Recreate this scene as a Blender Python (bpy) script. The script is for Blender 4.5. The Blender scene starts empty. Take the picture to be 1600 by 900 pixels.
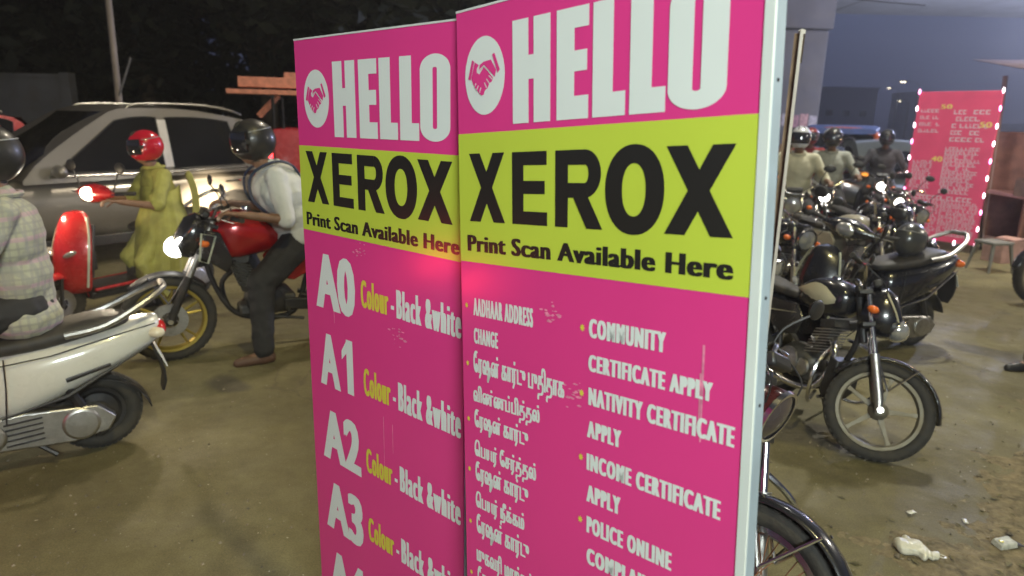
import bpy, bmesh, math, random
from mathutils import Vector, Matrix, Euler, noise
from mathutils.geometry import tessellate_polygon
random.seed(7)
sc = bpy.context.scene
COL = sc.collection
R_ = math.radians
# ------------------------------------------------------------------ camera
CAM_H = 1.65
cd = bpy.data.cameras.new('camera'); cam = bpy.data.objects.new('camera', cd); COL.objects.link(cam); sc.camera = cam
cd.sensor_width = 36; cd.lens = 36*1051/1600; cd.clip_start = .05; cd.clip_end = 1500
_g = Vector((-100, 4300, 1051)).normalized()          # gravity seen from the camera (x right, y down, z ahead)
_up = -_g
_Y = (Vector((0, 0, 1)) - _g*_g.z).normalized()
_X = _Y.cross(_up)
cr, cdn, cf = Vector((_X.x, _Y.x, _up.x)), Vector((_X.y, _Y.y, _up.y)), Vector((_X.z, _Y.z, _up.z))
cam.matrix_world = Matrix(((cr[0], -cdn[0], -cf[0], 0), (cr[1], -cdn[1], -cf[1], 0), (cr[2], -cdn[2], -cf[2], CAM_H), (0, 0, 0, 1))) if False else \
    Matrix(((_X.x, -_X.y, -_X.z, 0), (_Y.x, -_Y.y, -_Y.z, 0), (_up.x, -_up.y, -_up.z, CAM_H), (0, 0, 0, 1)))
cd.dof.use_dof = True; cd.dof.focus_distance = 1.7; cd.dof.aperture_fstop = 3.4
# ------------------------------------------------------------------ night sky
w = bpy.data.worlds.new('World'); sc.world = w; w.use_nodes = True
nt = w.node_tree; bg = nt.nodes['Background']
tc = nt.nodes.new('ShaderNodeTexCoord'); sp = nt.nodes.new('ShaderNodeSeparateXYZ'); rp = nt.nodes.new('ShaderNodeValToRGB')
nt.links.new(tc.outputs['Generated'], sp.inputs[0]); nt.links.new(sp.outputs['Z'], rp.inputs[0]); nt.links.new(rp.outputs[0], bg.inputs[0])
cr_ = rp.color_ramp; cr_.elements[0].position = 0.0; cr_.elements[0].color = (.030, .033, .066, 1)
cr_.elements[1].position = .16; cr_.elements[1].color = (.080, .100, .190, 1)
e = cr_.elements.new(.38); e.color = (.034, .038, .062, 1)
e = cr_.elements.new(1.0); e.color = (.016, .018, .034, 1)
bg.inputs[1].default_value = 1.0
sc.view_settings.view_transform = 'Standard'; sc.view_settings.look = 'None'; sc.view_settings.exposure = 0; sc.view_settings.gamma = 1
sc.cycles.max_bounces = 5; sc.cycles.diffuse_bounces = 2; sc.cycles.glossy_bounces = 3; sc.cycles.transmission_bounces = 4
sc.cycles.sample_clamp_indirect = 3; sc.cycles.use_denoising = True; sc.cycles.caustics_reflective = False; sc.cycles.caustics_refractive = False
# ------------------------------------------------------------------ lamps of the place, most housed further down, and an added one
def light(name, typ, loc, power, col, size=.1, target=None, spot=None, blend=.3, parent=None):
    l = bpy.data.lights.new(name, typ); l.energy = power; l.color = col
    if typ == 'AREA': l.shape = 'RECTANGLE'; l.size = size[0]; l.size_y = size[1]
    else: l.shadow_soft_size = size
    if typ == 'SPOT': l.spot_size = R_(spot); l.spot_blend = blend
    o = bpy.data.objects.new(name, l); COL.objects.link(o); o.location = loc
    if target is not None: o.rotation_euler = (Vector(target)-Vector(loc)).to_track_quat('-Z', 'Y').to_euler()
    return o
light('street_light', 'SPOT', (1.9, -.7, 7.9), 1850, (1, .87, .40), .18, (1.0, 2.6, 0), 150, .5)
light('shop_light', 'AREA', (.9, -2.3, 2.9), 305, (.90, 1, .96), (1.6, .5), (0, 1.3, 1.3))
light('stall_light', 'POINT', (8.2, 5.2, 3.4), 330, (1, .92, .78), .12)
light('road_light', 'SPOT', (.55, 8.6, 7.95), 1500, (1, .88, .68), .2, (-3.5, 8.0, 0), 105, .6)
light('deck_fill', 'POINT', (16.0, 18.6, 4.9), 6500, (.62, .68, 1), .3)  # unseen bare lamp added to brighten the viaduct deck
light('far_light', 'SPOT', (5.2, 8.0, 8.0), 2400, (1, .97, .86), .2, (6.2, 8, 0), 105, .5)
# ------------------------------------------------------------------ materials
MATS = {}
def mat(name, col, rough=.5, metal=0, coat=0, var=.12, vs=6, bump=0, bs=60, spec=.5, emit=None, es=0, trans=0, alpha=1, dirt=0, dcol=(.16, .13, .09)):
    if name in MATS: return MATS[name]
    m = bpy.data.materials.new(name); m.use_nodes = True; MATS[name] = m
    n = m.node_tree; b = n.nodes['Principled BSDF']
    b.inputs['Roughness'].default_value = rough; b.inputs['Metallic'].default_value = metal
    b.inputs['Coat Weight'].default_value = coat; b.inputs['Coat Roughness'].default_value = .08
    b.inputs['Specular IOR Level'].default_value = spec
    if trans: b.inputs['Transmission Weight'].default_value = trans
    if alpha < 1: b.inputs['Alpha'].default_value = alpha
    if emit: b.inputs['Emission Color'].default_value = (*emit, 1); b.inputs['Emission Strength'].default_value = es
    t = n.nodes.new('ShaderNodeTexCoord')
    nz = n.nodes.new('ShaderNodeTexNoise'); nz.inputs['Scale'].default_value = vs; nz.inputs['Detail'].default_value = 6
    n.links.new(t.outputs['Object'], nz.inputs['Vector'])
    rmp = n.nodes.new('ShaderNodeValToRGB')
    c0 = [max(0, c*(1-var)) for c in col]; c1 = [min(1, c*(1+var)) for c in col]
    rmp.color_ramp.elements[0].position = .3; rmp.color_ramp.elements[0].color = (*c0, 1)
    rmp.color_ramp.elements[1].position = .7; rmp.color_ramp.elements[1].color = (*c1, 1)
    n.links.new(nz.outputs[0], rmp.inputs[0])
    last = rmp.outputs[0]
    if dirt:
        n2 = n.nodes.new('ShaderNodeTexNoise'); n2.inputs['Scale'].default_value = vs*2.3; n2.inputs['Detail'].default_value = 8
        n.links.new(t.outputs['Object'], n2.inputs['Vector'])
        r2 = n.nodes.new('ShaderNodeValToRGB'); r2.color_ramp.elements[0].position = .45; r2.color_ramp.elements[1].position = .75
        r2.color_ramp.elements[1].color = (dirt, dirt, dirt, 1); r2.color_ramp.elements[0].color = (dirt*.15,)*3+(1,)
        n.links.new(n2.outputs[0], r2.inputs[0])
        mx = n.nodes.new('ShaderNodeMix'); mx.data_type = 'RGBA'; mx.inputs['B'].default_value = (*dcol, 1)
        n.links.new(r2.outputs[0], mx.inputs['Factor']); n.links.new(last, mx.inputs['A']); last = mx.outputs['Result']
        ma = n.nodes.new('ShaderNodeMath'); ma.operation = 'MULTIPLY_ADD'; ma.inputs[1].default_value = .5; ma.inputs[2].default_value = rough
        n.links.new(r2.outputs[0], ma.inputs[0]); n.links.new(ma.outputs[0], b.inputs['Roughness'])
    n.links.new(last, b.inputs['Base Color'])
    if bump:
        n3 = n.nodes.new('ShaderNodeTexNoise'); n3.inputs['Scale'].default_value = bs; n3.inputs['Detail'].default_value = 4
        n.links.new(t.outputs['Object'], n3.inputs['Vector'])
        bp = n.nodes.new('ShaderNodeBump'); bp.inputs['Strength'].default_value = bump; bp.inputs['Distance'].default_value = .01
        n.links.new(n3.outputs[0], bp.inputs['Height']); n.links.new(bp.outputs[0], b.inputs['Normal'])
    return m
RUB = mat('rubber', (.022, .021, .02), .75, bump=.3, bs=90, dirt=.5, dcol=(.10, .085, .06))
BLK = mat('black_plastic', (.018, .018, .02), .42, dirt=.25, dcol=(.07, .06, .045))
BPAINT = mat('black_paint', (.012, .012, .015), .22, coat=.8, dirt=.18, dcol=(.08, .07, .05))
CHR = mat('chrome', (.72, .71, .69), .16, 1, var=.05, dirt=.2)
ALU = mat('brushed_aluminium', (.50, .49, .47), .36, 1, var=.15, vs=20, dirt=.4, dcol=(.2, .17, .12))
ALLOY = mat('dusty_alloy', (.18, .165, .125), .5, .35, dirt=.5, dcol=(.24, .20, .13))
IRON = mat('engine_metal', (.09, .088, .085), .5, .7, var=.3, vs=25, dirt=.5, dcol=(.13, .11, .08))
DARKM = mat('dark_steel', (.035, .035, .038), .45, .6, dirt=.3)
GOLD = mat('gold_rim', (.42, .32, .06), .35, .6, dirt=.3)
ORG = mat('amber_lens', (.8, .16, .02), .2, coat=.5, trans=0)
REDL = mat('red_lens', (.5, .015, .015), .18, coat=.6)
SEATM = mat('seat_vinyl', (.02, .019, .018), .55, bump=.25, bs=200, dirt=.3)
HEADON = mat('lit_headlight', (.9, .9, .9), .3, emit=(1, .97, .92), es=14, var=0)
HEADW = mat('lit_headlight_warm', (.9, .9, .9), .3, emit=(1, .86, .62), es=16, var=0)
TAILON = mat('lit_tail_lamp', (.5, .02, .02), .3, emit=(1, .05, .06), es=6, var=0)
LENS = mat('headlight_glass', (.5, .5, .48), .12, .6, coat=1)
SKIN = mat('brown_skin', (.20, .105, .062), .55, var=.12, vs=30, bump=.06, bs=200)
GLASS = mat('dark_window_glass', (.010, .010, .010), .07, spec=.5, var=.3, vs=2)
# ------------------------------------------------------------------ mesh kit
def frame(d, hint=Vector((0, 0, 1))):
    d = Vector(d).normalized(); h = Vector(hint)
    if abs(d.dot(h)) > .98: h = Vector((1, 0, 0)) if abs(d.x) < .9 else Vector((0, 1, 0))
    x = h.cross(d).normalized(); y = d.cross(x)
    return Matrix((x, y, d)).transposed()
class MB:
    def __init__(s, M=None): s.v = []; s.f = []; s.M = M
    def add(s, vs, fs):
        b = len(s.v)
        s.v += [Vector(v) for v in vs]; s.f += [[b+i for i in f] for f in fs]; return s
    def box(s, c, d, rot=None, tp=1.0):
        c = Vector(c); x, y, z = [k/2 for k in d]; vs = []
        for dz in (-1, 1):
            k = tp if dz > 0 else 1
            for dx, dy in ((-1, -1), (1, -1), (1, 1), (-1, 1)): vs.append(Vector((dx*x*k, dy*y*k, dz*z)))
        if rot is not None:
            m = Euler([R_(a) for a in rot]).to_matrix() if not isinstance(rot, Matrix) else rot
            vs = [m @ v for v in vs]
        return s.add([c+v for v in vs], [(3, 2, 1, 0), (4, 5, 6, 7), (0, 1, 5, 4), (1, 2, 6, 5), (2, 3, 7, 6), (3, 0, 4, 7)])
    def tube(s, pts, r, n=8, closed=False, cap=True, flat=1.0, hint=(0, 0, 1)):
        pts = [Vector(p) for p in pts]; k = len(pts); rs = r if isinstance(r, (list, tuple)) else [r]*k
        rings = []; prev = None
        for i, p in enumerate(pts):
            if closed: t = pts[(i+1) % k]-pts[i-1]
            else: t = pts[min(i+1, k-1)]-pts[max(i-1, 0)]
            if t.length < 1e-9: t = Vector((0, 0, 1))
            t.normalize()
            if prev is None:
                F = frame(t, hint); x = F.col[0].copy()
            else:
                x = prev-t*prev.dot(t)
                if x.length < 1e-6: x = frame(t).col[0].copy()
                x.normalize()
            prev = x; y = t.cross(x)
            rings.append([p+x*math.cos(2*math.pi*j/n)*rs[i]+y*math.sin(2*math.pi*j/n)*rs[i]*flat for j in range(n)])
        return s.loft(rings, closed, cap)
    def loft(s, rings, closed=False, cap=True, capstart=True):
        n = len(rings[0]); k = len(rings); vs = [p for r in rings for p in r]; fs = []
        for i in range(k if closed else k-1):
            a = i*n; b = ((i+1) % k)*n
            for j in range(n): fs.append((a+j, a+(j+1) % n, b+(j+1) % n, b+j))
        if cap and not closed:
            if capstart: fs.append(tuple(reversed(range(n))))
            fs.append(tuple(range((k-1)*n, k*n)))
        return s.add(vs, fs)
    def sheet(s, rows):
        n = len(rows[0]); vs = [p for r in rows for p in r]
        fs = [(i*n+j, i*n+j+1, (i+1)*n+j+1, (i+1)*n+j) for i in range(len(rows)-1) for j in range(n-1)]
        return s.add(vs, fs)
    def lathe(s, prof, o, ax, n=24, closed=False):
        o = Vector(o); F = frame(ax); x, y, z = F.col[0], F.col[1], F.col[2]
        rings = [[o+z*h+(x*math.cos(2*math.pi*j/n)+y*math.sin(2*math.pi*j/n))*max(r, 1e-4) for j in range(n)] for r, h in prof]
        return s.loft(rings, closed, cap=not closed)
    def ell(s, c, r, rot=None, nu=16, nv=10, cut=None):
        c = Vector(c); rings = []
        for i in range(nv+1):
            a = -math.pi/2+math.pi*i/nv
            if i == 0: a = -math.pi/2+.02
            if i == nv: a = math.pi/2-.02
            rings.append([Vector((r[0]*math.cos(a)*math.cos(2*math.pi*j/nu), r[1]*math.cos(a)*math.sin(2*math.pi*j/nu), r[2]*math.sin(a))) for j in range(nu)])
        m = rot if isinstance(rot, Matrix) else (Euler([R_(a) for a in rot]).to_matrix() if rot else Matrix.Identity(3))
        return s.loft([[c+m @ p for p in rg] for rg in rings])
    def prism(s, pts, y0, y1, f=None):          # outline in (x, z), thickness along y
        f = f or (lambda x, y, z: Vector((x, y, z)))
        n = len(pts)
        vs = [f(x, y0, z) for x, z in pts]+[f(x, y1, z) for x, z in pts]
        fs = [tuple(range(n)), tuple(reversed(range(n, 2*n)))]+[(j, (j+1) % n, n+(j+1) % n, n+j) for j in range(n)]
        return s.add(vs, fs)
    def mesh(s, name='m'):
        me = bpy.data.meshes.new(name)
        vs = [s.M @ v for v in s.v] if s.M is not None else s.v
        me.from_pydata([tuple(v) for v in vs], [], s.f)
        bm = bmesh.new(); bm.from_mesh(me); bmesh.ops.recalc_face_normals(bm, faces=bm.faces); bm.to_mesh(me); bm.free()
        return me
    def build(s, name, m, parent=None, smooth=True, bevel=0, angle=40, sub=0, label=None):
        me = s.mesh(name); me.materials.append(m)
        o = bpy.data.objects.new(name, me); COL.objects.link(o)
        if parent is not None: o.parent = parent
        if smooth:
            for p in me.polygons: p.use_smooth = True
            try: me.set_sharp_from_angle(angle=R_(angle))
            except Exception: pass
        if sub: md = o.modifiers.new('s', 'SUBSURF'); md.levels = md.render_levels = sub
        if bevel: md = o.modifiers.new('b', 'BEVEL'); md.width = bevel; md.segments = 2; md.limit_method = 'ANGLE'
        if label: o['label'] = label
        return o
def tag(o, label=None, cat=None, group=None, kind=None):
    if label: o['label'] = label
    if cat: o['category'] = cat
    if group: o['group'] = group
    if kind: o['kind'] = kind
    return o
def empty(name, loc, rz=0, lean=0, label=None, cat=None, group=None, scale=1):
    o = bpy.data.objects.new(name, None); COL.objects.link(o); o.location = loc; o.rotation_euler = (R_(lean), 0, R_(rz)); o.scale = (scale,)*3
    o.empty_display_size = .1
    return tag(o, label, cat, group)
def smooth_pts(pts, k=4, closed=False):
    P = [Vector(p) for p in pts]; n = len(P); out = []
    rng = range(n) if closed else range(n-1)
    for i in rng:
        p0 = P[(i-1) % n] if closed or i > 0 else P[0]; p1 = P[i]; p2 = P[(i+1) % n]; p3 = P[(i+2) % n] if closed or i < n-2 else P[-1]
        for j in range(k):
            t = j/k
            out.append(.5*((2*p1)+(p2-p0)*t+(2*p0-5*p1+4*p2-p3)*t*t+(3*p1-p0-3*p2+p3)*t**3))
    if not closed: out.append(P[-1])
    return out
def sup(x, w, z0, z1, n=20, e=2.6, yc=0):      # superellipse section in the yz plane at x
    out = []
    for j in range(n):
        a = 2*math.pi*j/n; c, s_ = math.cos(a), math.sin(a)
        out.append(Vector((x, yc+w*math.copysign(abs(c)**(2/e), c), (z0+z1)/2+(z1-z0)/2*math.copysign(abs(s_)**(2/e), s_))))
    return out
def interp(tab, x):
    if x <= tab[0][0]: return tab[0][1:]
    for a, b in zip(tab, tab[1:]):
        if x <= b[0]:
            t = (x-a[0])/(b[0]-a[0]); return tuple(p+(q-p)*t for p, q in zip(a[1:], b[1:]))
    return tab[-1][1:]
# ------------------------------------------------------------------ wheels
_wheel_cache = {}
def wheel(parent, hub, R=.3, tw=.045, style='alloy', rimmat=None, M=None, rimR=None, disc=True, hubmat=None):
    rimmat = rimmat or ALLOY; rimR = rimR or R-.072
    M = M or Matrix.Identity(4)
    key = (R, tw, style, rimmat.name, rimR, disc)
    def parts():
        out = []
        rb = MB()
        prof = [(rimR-.012, -tw*.62), (rimR+.006, -tw*.66), (rimR+.012, -tw*.5), (rimR-.006, -tw*.3), (rimR-.010, 0), (rimR-.006, tw*.3), (rimR+.012, tw*.5), (rimR+.006, tw*.66), (rimR-.012, tw*.62), (rimR-.022, tw*.2), (rimR-.022, -tw*.2)]
        rb.lathe(prof, (0, 0, 0), (0, 1, 0), 40, closed=True)
        out.append(('wheel', rb.mesh(), rimmat, None))
        t = MB(); k = 14; tp = []; rc = (R+rimR)/2; rr = (R-rimR)/2+.002
        for j in range(k):
            a = 2*math.pi*j/k; tp.append((rc+rr*math.cos(a), tw*math.sin(a)*1.0))
        t.lathe(tp, (0, 0, 0), (0, 1, 0), 44, closed=True)
        for q in range(44):                         # raised tread blocks
            a = 2*math.pi*q/44
            for sy in (-1, 1):
                c = Vector((math.cos(a), 0, math.sin(a)))
                p = c*(R-.0085)+Vector((0, sy*tw*.40, 0)); m = Matrix((Vector((-c.z, 0, c.x)), Vector((0, 1, 0)), c)).transposed()
                t.box(p, (.022, tw*.5, .012), m)
        out.append(('tyre', t.mesh(), RUB, None))
        h = MB(); h.lathe([(.012, -.075), (.03, -.07), (.05, -.04), (.055, -.03), (.055, .03), (.05, .04), (.03, .07), (.012, .075)], (0, 0, 0), (0, 1, 0), 20)
        out.append(('hub', h.mesh(), hubmat or IRON, None))
        if disc:
            d = MB()
            d.lathe([(.055, .052), (.115, .052), (.115, .056), (.055, .056)], (0, 0, 0), (0, 1, 0), 28, closed=True)
            for q in range(6): a = q*math.pi/3; d.tube([(math.cos(a)*.03, .054, math.sin(a)*.03), (math.cos(a+.4)*.06, .054, math.sin(a+.4)*.06)], .005, 6)
            out.append(('brake_disc', d.mesh(), ALU, None))
        if style == 'alloy':
            for q in range(5):
                a = 2*math.pi*q/5+.3; s = MB(); c = Vector((math.cos(a), 0, math.sin(a))); tt = Vector((-c.z, 0, c.x)); rows = []
                for u, wd, dp in ((.045, .034, .028), (.10, .024, .022), (rimR-.05, .019, .018), (rimR-.014, .030, .022)):
                    p = c*u; rows.append([p+tt*wd*.5*x+Vector((0, y*dp*.5, 0)) for x, y in ((-1, -1), (1, -1), (1, 1), (-1, 1))])
                s.loft(rows); out.append(('spoke', s.mesh(), rimmat, None))
        elif style == 'split':
            for q in range(5):
                a = 2*math.pi*q/5+.3
                for da in (-.17, .17):
                    s = MB(); c = Vector((math.cos(a+da), 0, math.sin(a+da))); c0 = Vector((math.cos(a), 0, math.sin(a)))
                    s.tube([c0*.04, c*(rimR-.014)], [.013, .008], 6); out.append(('spoke', s.mesh(), rimmat, None))
        elif style == 'wire':
            for q in range(36):
                a = 2*math.pi*q/36; sd = 1 if q % 2 else -1; off = .55*(1 if q % 4 < 2 else -1)
                s = MB(); s.tube([(math.cos(a+off)*.05, sd*.035, math.sin(a+off)*.05), (math.cos(a)*(rimR-.012), sd*.004, math.sin(a)*(rimR-.012))], .0022, 5)
                out.append(('spoke', s.mesh(), MATS['rusty_spoke'], None))
        elif style == 'disc':
            s = MB(); s.lathe([(.03, .03), (rimR-.03, .018), (rimR-.01, .03), (rimR-.01, -.03), (rimR-.03, -.018), (.03, -.03)], (0, 0, 0), (0, 1, 0), 32, closed=True)
            out.append(('wheel_disc', s.mesh(), rimmat, None))
        for n_, me, m_, _ in out:
            me.materials.append(m_)
            for p in me.polygons: p.use_smooth = True
            try: me.set_sharp_from_angle(angle=R_(40))
            except Exception: pass
        return out
    if key not in _wheel_cache: _wheel_cache[key] = parts()
    w0 = None
    for n_, me, m_, _ in _wheel_cache[key]:
        o = bpy.data.objects.new(n_, me); COL.objects.link(o)
        if w0 is None:
            w0 = o; o.parent = parent; o.matrix_local = M @ Matrix.Translation(hub)
        else: o.parent = w0
    return w0
mat('rusty_spoke', (.28, .13, .07), .5, .6, dirt=.4)
def blinker(MBcls, root, p, out, M=None, nm='indicator'):
    b = MB(M); p = Vector(p); o = Vector(out)
    b.tube([p, p+o*.07], .007, 6); s = b.build(nm, BLK, root)
    l = MB(M); l.ell(p+o*.10, (.034, .03, .024), None, 10, 8); l.build('indicator_lens', ORG, s); return s
# ------------------------------------------------------------------ motorcycle
def settle(t):                              # pitch and drop the machine until both tyres stand on the ground
    bpy.context.view_layer.update()
    ws = [c for c in t.children if c.name.startswith('wheel') and not c.name.startswith('wheel_')]
    def low(w):
        ty = [c for c in w.children if c.name.startswith('tyre')][0]; m = ty.matrix_world; return min((m @ v.co).z for v in ty.data.vertices)
    zs = sorted(((w.matrix_local.translation.x, low(w)) for w in ws), reverse=True)
    (xf, zf), (xr, zr) = zs[0], zs[-1]
    t.rotation_euler.y = math.atan2(zf-zr, (xf-xr)*t.scale.x); bpy.context.view_layer.update()
    t.location.z -= min(low(w) for w in ws)+.003
def motorcycle(name, label, loc, heading, steer=0, lean=-8, group=None, st=None, cat='motorcycle'):
    s = dict(paint=BPAINT, panel=None, rim=ALLOY, style='alloy', lamp='round', lit=False, guard=True, naked=False, fork=CHR, R=.298, fdisc=False, detail=True, tail_lit=False, warm=False, fender=None)
    s.update(st or {})
    t = empty(name, loc, heading, lean, label, cat, group, s.get('scale', 1))
    nak = s['naked']
    ax = Vector((-.42, 0, .9)).normalized(); P0 = Vector((.50, 0, .45))
    M = Matrix.Translation(P0) @ Matrix.Rotation(R_(steer), 4, ax) @ Matrix.Translation(-P0)
    hubF = Vector((.62, 0, s['R'])); hubR = Vector((-.62, 0, s['R']))
    fd = ax
    tw = .055 if nak else .043
    wheel(t, hubF, s['R'], tw, s['style'], s['rim'], M, disc=nak, hubmat=ALLOY if not nak else None)
    wheel(t, hubR, s['R'], tw*1.15, s['style'] if s['style'] != 'wire' else 'wire', s['rim'])
    # fork legs
    for sy in (-1, 1):
        b = MB(M); o = hubF+Vector((.0, sy*.085, 0))
        b.tube([o+Vector((0, 0, -.02)), o+fd*.06, o+fd*.30, o+fd*.33], [.022, .026, .026, .029], 12)
        leg = b.build('fork_leg', ALU if not nak else DARKM, t)
        b = MB(M); b.tube([o+fd*.31, o+fd*.74], .0165 if not nak else .023, 12); b.build('fork_tube', s['fork'], leg)
        b = MB(M); b.lathe([(.006, -.02), (.018, -.02), (.018, .02), (.006, .02)], o+Vector((0, sy*.012, 0)), (0, 1, 0), 10); b.build('axle_nut', CHR, leg)
    b = MB(M)                                   # yokes and steering head
    for k in (.50, .70):
        c = hubF+fd*k; b.box(c-Vector((.02, 0, 0)), (.075, .23, .028), Matrix.Rotation(R_(-25), 3, 'Y'))
    b.tube([P0+ax*.22, P0+ax*.58], .024, 12); yk = b.build('fork_yoke', BLK, t, bevel=.004)
    # front mudguard
    b = MB(M); rows = []; Rf = s['R']+.032
    a0, a1 = (10, 158) if not nak else (45, 140)
    for i in range(17):
        a = R_(a0+(a1-a0)*i/16); wv = .062*(1 if 1 < i < 15 else .85); row = []
        for q in range(7):
            v = -1+2*q/6; r = Rf-.022*v*v; row.append(hubF+Vector((math.cos(a)*r, v*wv, math.sin(a)*r)))
        rows.append(row)
    b.sheet(rows); fm = b.build('front_mudguard', s['fender'] or s['paint'], t); md = fm.modifiers.new('t', 'SOLIDIFY'); md.thickness = .004
    b = MB(M)
    for sy in (-1, 1):
        for aa in (70, 112): b.tube([hubF+Vector((0, sy*.078, .12)), hubF+Vector((math.cos(R_(aa))*Rf*.98, sy*.06, math.sin(R_(aa))*Rf*.98))], .006, 6)
    b.build('mudguard_stay', CHR, fm)
    # bars
    top = hubF+fd*.72+Vector((-.03, 0, 0)); b = MB(M)
    hz = .10 if not nak else .05
    bar = smooth_pts([top+Vector((-.13, -.36, hz)), top+Vector((-.05, -.22, hz+.01)), top+Vector((0, -.07, .02)), top+Vector((0, .07, .02)), top+Vector((-.05, .22, hz+.01)), top+Vector((-.13, .36, hz))], 5)
    b.tube(bar, .011, 8); hb = b.build('handlebar', CHR if not nak else BLK, t)
    for sy in (-1, 1):
        g = MB(M); e1 = top+Vector((-.13, sy*.36, hz)); e0 = top+Vector((-.08, sy*.26, hz+.004))
        g.tube([e1+(e1-e0)*.02, e1*.6+e0*.4, e0], [.017, .016, .017], 10); g.build('grip', RUB, hb)
        g = MB(M); g.tube([e0+Vector((.02, 0, 0)), e0+Vector((.06, sy*.02, -.005)), e1+Vector((.055, sy*.02, -.01))], [.008, .006, .005], 6); g.build('lever', CHR, hb)
        g = MB(M); mp = top+Vector((-.02, sy*.30, hz+.17))
        g.tube(smooth_pts([e0, e0+Vector((.01, 0, .08)), mp], 3), .005, 6); g.ell(mp+Vector((0, sy*.03, .03)), (.014, .065, .04), None, 12, 8)
        mr = g.build('mirror', BLK, hb); g = MB(M); g.ell(mp+Vector((-.009, sy*.03, .03)), (.008, .055, .032), None, 12, 8); g.build('mirror_glass', CHR, hb)
    g = MB(M); g.box(top+Vector((.06, 0, .06)), (.05, .17, .05), (0, -35, 0)); g.build('instrument_cluster', BLK, hb, bevel=.012)
    # cables
    g = MB(M)
    for sy in (-1, 1): g.tube(smooth_pts([top+Vector((-.03, sy*.22, hz)), top+Vector((.12, sy*.16, .02)), top+Vector((.10, sy*.04, -.14)), top+Vector((.02, 0, -.3))], 5), .0035, 5)
    g.build('control_cables', BLK, hb)
    # headlight
    lm = HEADW if (s['lit'] and s['warm']) else (HEADON if s['lit'] else LENS)
    hc = top+Vector((.12, 0, -.10))
    if s['lamp'] == 'round':
        b = MB(M); b.lathe([(.02, -.10), (.055, -.085), (.085, -.04), (.092, .0), (.092, .02)], hc, (1, 0, -.1), 20); hl = b.build('headlight', s.get('shell', s['paint']), t)
        b = MB(M); b.lathe([(.088, .012), (.099, .018), (.098, .034), (.086, .034)], hc, (1, 0, -.1), 24, closed=True); b.build('headlight_ring', CHR, hl)
        b = MB(M); b.lathe([(.086, .020), (.084, .024), (.062, .026), (.001, .026)], hc, (1, 0, -.1), 20); b.build('reflector', CHR, hl)
        b = MB(M); b.lathe([(.060 if s['lit'] else .084, .028), (.05, .040), (.03, .046), (.001, .048)], hc, (1, 0, -.1), 20); b.build('headlight_lens', s.get('lens', lm), hl)
    else:                                      # small cowl over a wedge lamp
        b = MB(M); rings = []
        for x, wv, z0, z1 in ((-.08, .08, -.10, .12), (.0, .115, -.13, .17), (.07, .11, -.14, .14), (.13, .08, -.12, .04), (.165, .04, -.09, -.02)):
            rings.append([hc+p for p in sup(x, wv, z0, z1, 16, 2.4)])
        b.loft(rings); hl = b.build('headlight_cowl', s['paint'], t)
        b = MB(M)
        for sy in (-1, 1): b.tube(smooth_pts([hc+Vector((.0, sy*.116, .12)), hc+Vector((.09, sy*.104, .02)), hc+Vector((.155, sy*.045, -.07))], 4), .006, 6)
        b.build('cowl_stripe', s['panel'] or CHR, hl)
        b = MB(M); b.ell(hc+Vector((.105, 0, -.05)), (.078, .095, .075), (0, 30, 0), 14, 10); b.build('headlight_bezel', BLK, hl)
        b = MB(M); b.ell(hc+Vector((.135, 0, -.06)), (.074, .092, .070), (0, 30, 0), 14, 10)
        b.build('headlight_lens', lm, hl)
        if s['lit']:
            for sy in (-1, 1): b = MB(M); b.tube(smooth_pts([hc+Vector((.165, sy*.045, -.085)), hc+Vector((.150, sy*.085, -.045)), hc+Vector((.105, sy*.105, .02))], 3), [.014, .014, .013, .012, .010, .008, .005], 6); b.build('light_strip', lm, hl)
    for sy in (-1, 1): blinker(MB, t, hc+Vector((-.03, sy*.07, -.02)), (0, sy, 0), M)
    # frame
    b = MB()
    b.tube(smooth_pts([(.30, 0, .86), (.36, 0, .66), (.24, 0, .34), (.05, 0, .24), (-.2, 0, .26), (-.3, 0, .5), (-.34, 0, .68)], 4), .019, 10)
    b.tube([(.29, 0, .90), (.0, 0, .80), (-.34, 0, .72), (-.72, 0, .74)], .018, 10)
    for sy in (-1, 1): b.tube([(-.25, sy*.06, .40), (-.62, sy*.09, s['R'])], .017, 8); b.tube([(-.3, sy*.07, .62), (-.74, sy*.09, .70)], .011, 8)
    b.build('frame', DARKM, t)
    # tank
    b = MB(); rings = []
    if nak: tb = ((.33, .05, .80, .90), (.29, .13, .74, .98), (.20, .165, .68, 1.03), (.10, .16, .70, 1.04), (.0, .135, .72, 1.0), (-.10, .10, .74, .90), (-.16, .05, .76, .84))
    else: tb = ((.27, .04, .80, .90), (.24, .09, .76, .95), (.16, .125, .73, .985), (.04, .13, .73, .985), (-.08, .11, .74, .95), (-.17, .07, .75, .88), (-.20, .03, .77, .83))
    for x, wv, z0, z1 in tb: rings.append(sup(x, wv, z0, z1, 20, 2.7))
    b.loft(rings); tk = b.build('fuel_tank', s['paint'], t, sub=1)
    b = MB(); b.lathe([(.001, .012), (.03, .012), (.034, .0), (.034, -.02)], (.08, 0, tb[3][3]), (0, 0, 1), 16); b.build('filler_cap', CHR, tk)
    if s['panel'] and not nak:
        for sy in (-1, 1):
            b = MB(); rows = []
            for i in range(9):
                u = i/8; x = .21-.36*u; wv = interp([(-a[0], a[1]) for a in tb], -x)[0]; zc = .855+.02*math.sin(u*3); hh = (.014+.05*math.sin(min(1, u*1.25)*math.pi)**.8) if u < .8 else .02*(1-u)*4+.004
                rows.append([Vector((x, sy*(wv*.985+.006-.30*(abs(v)**2)*hh*.8), zc+v*hh)) for v in (-1, -.5, 0, .5, 1)])
            b.sheet(rows); b.build('tank_panel', s['panel'], tk)
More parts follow.
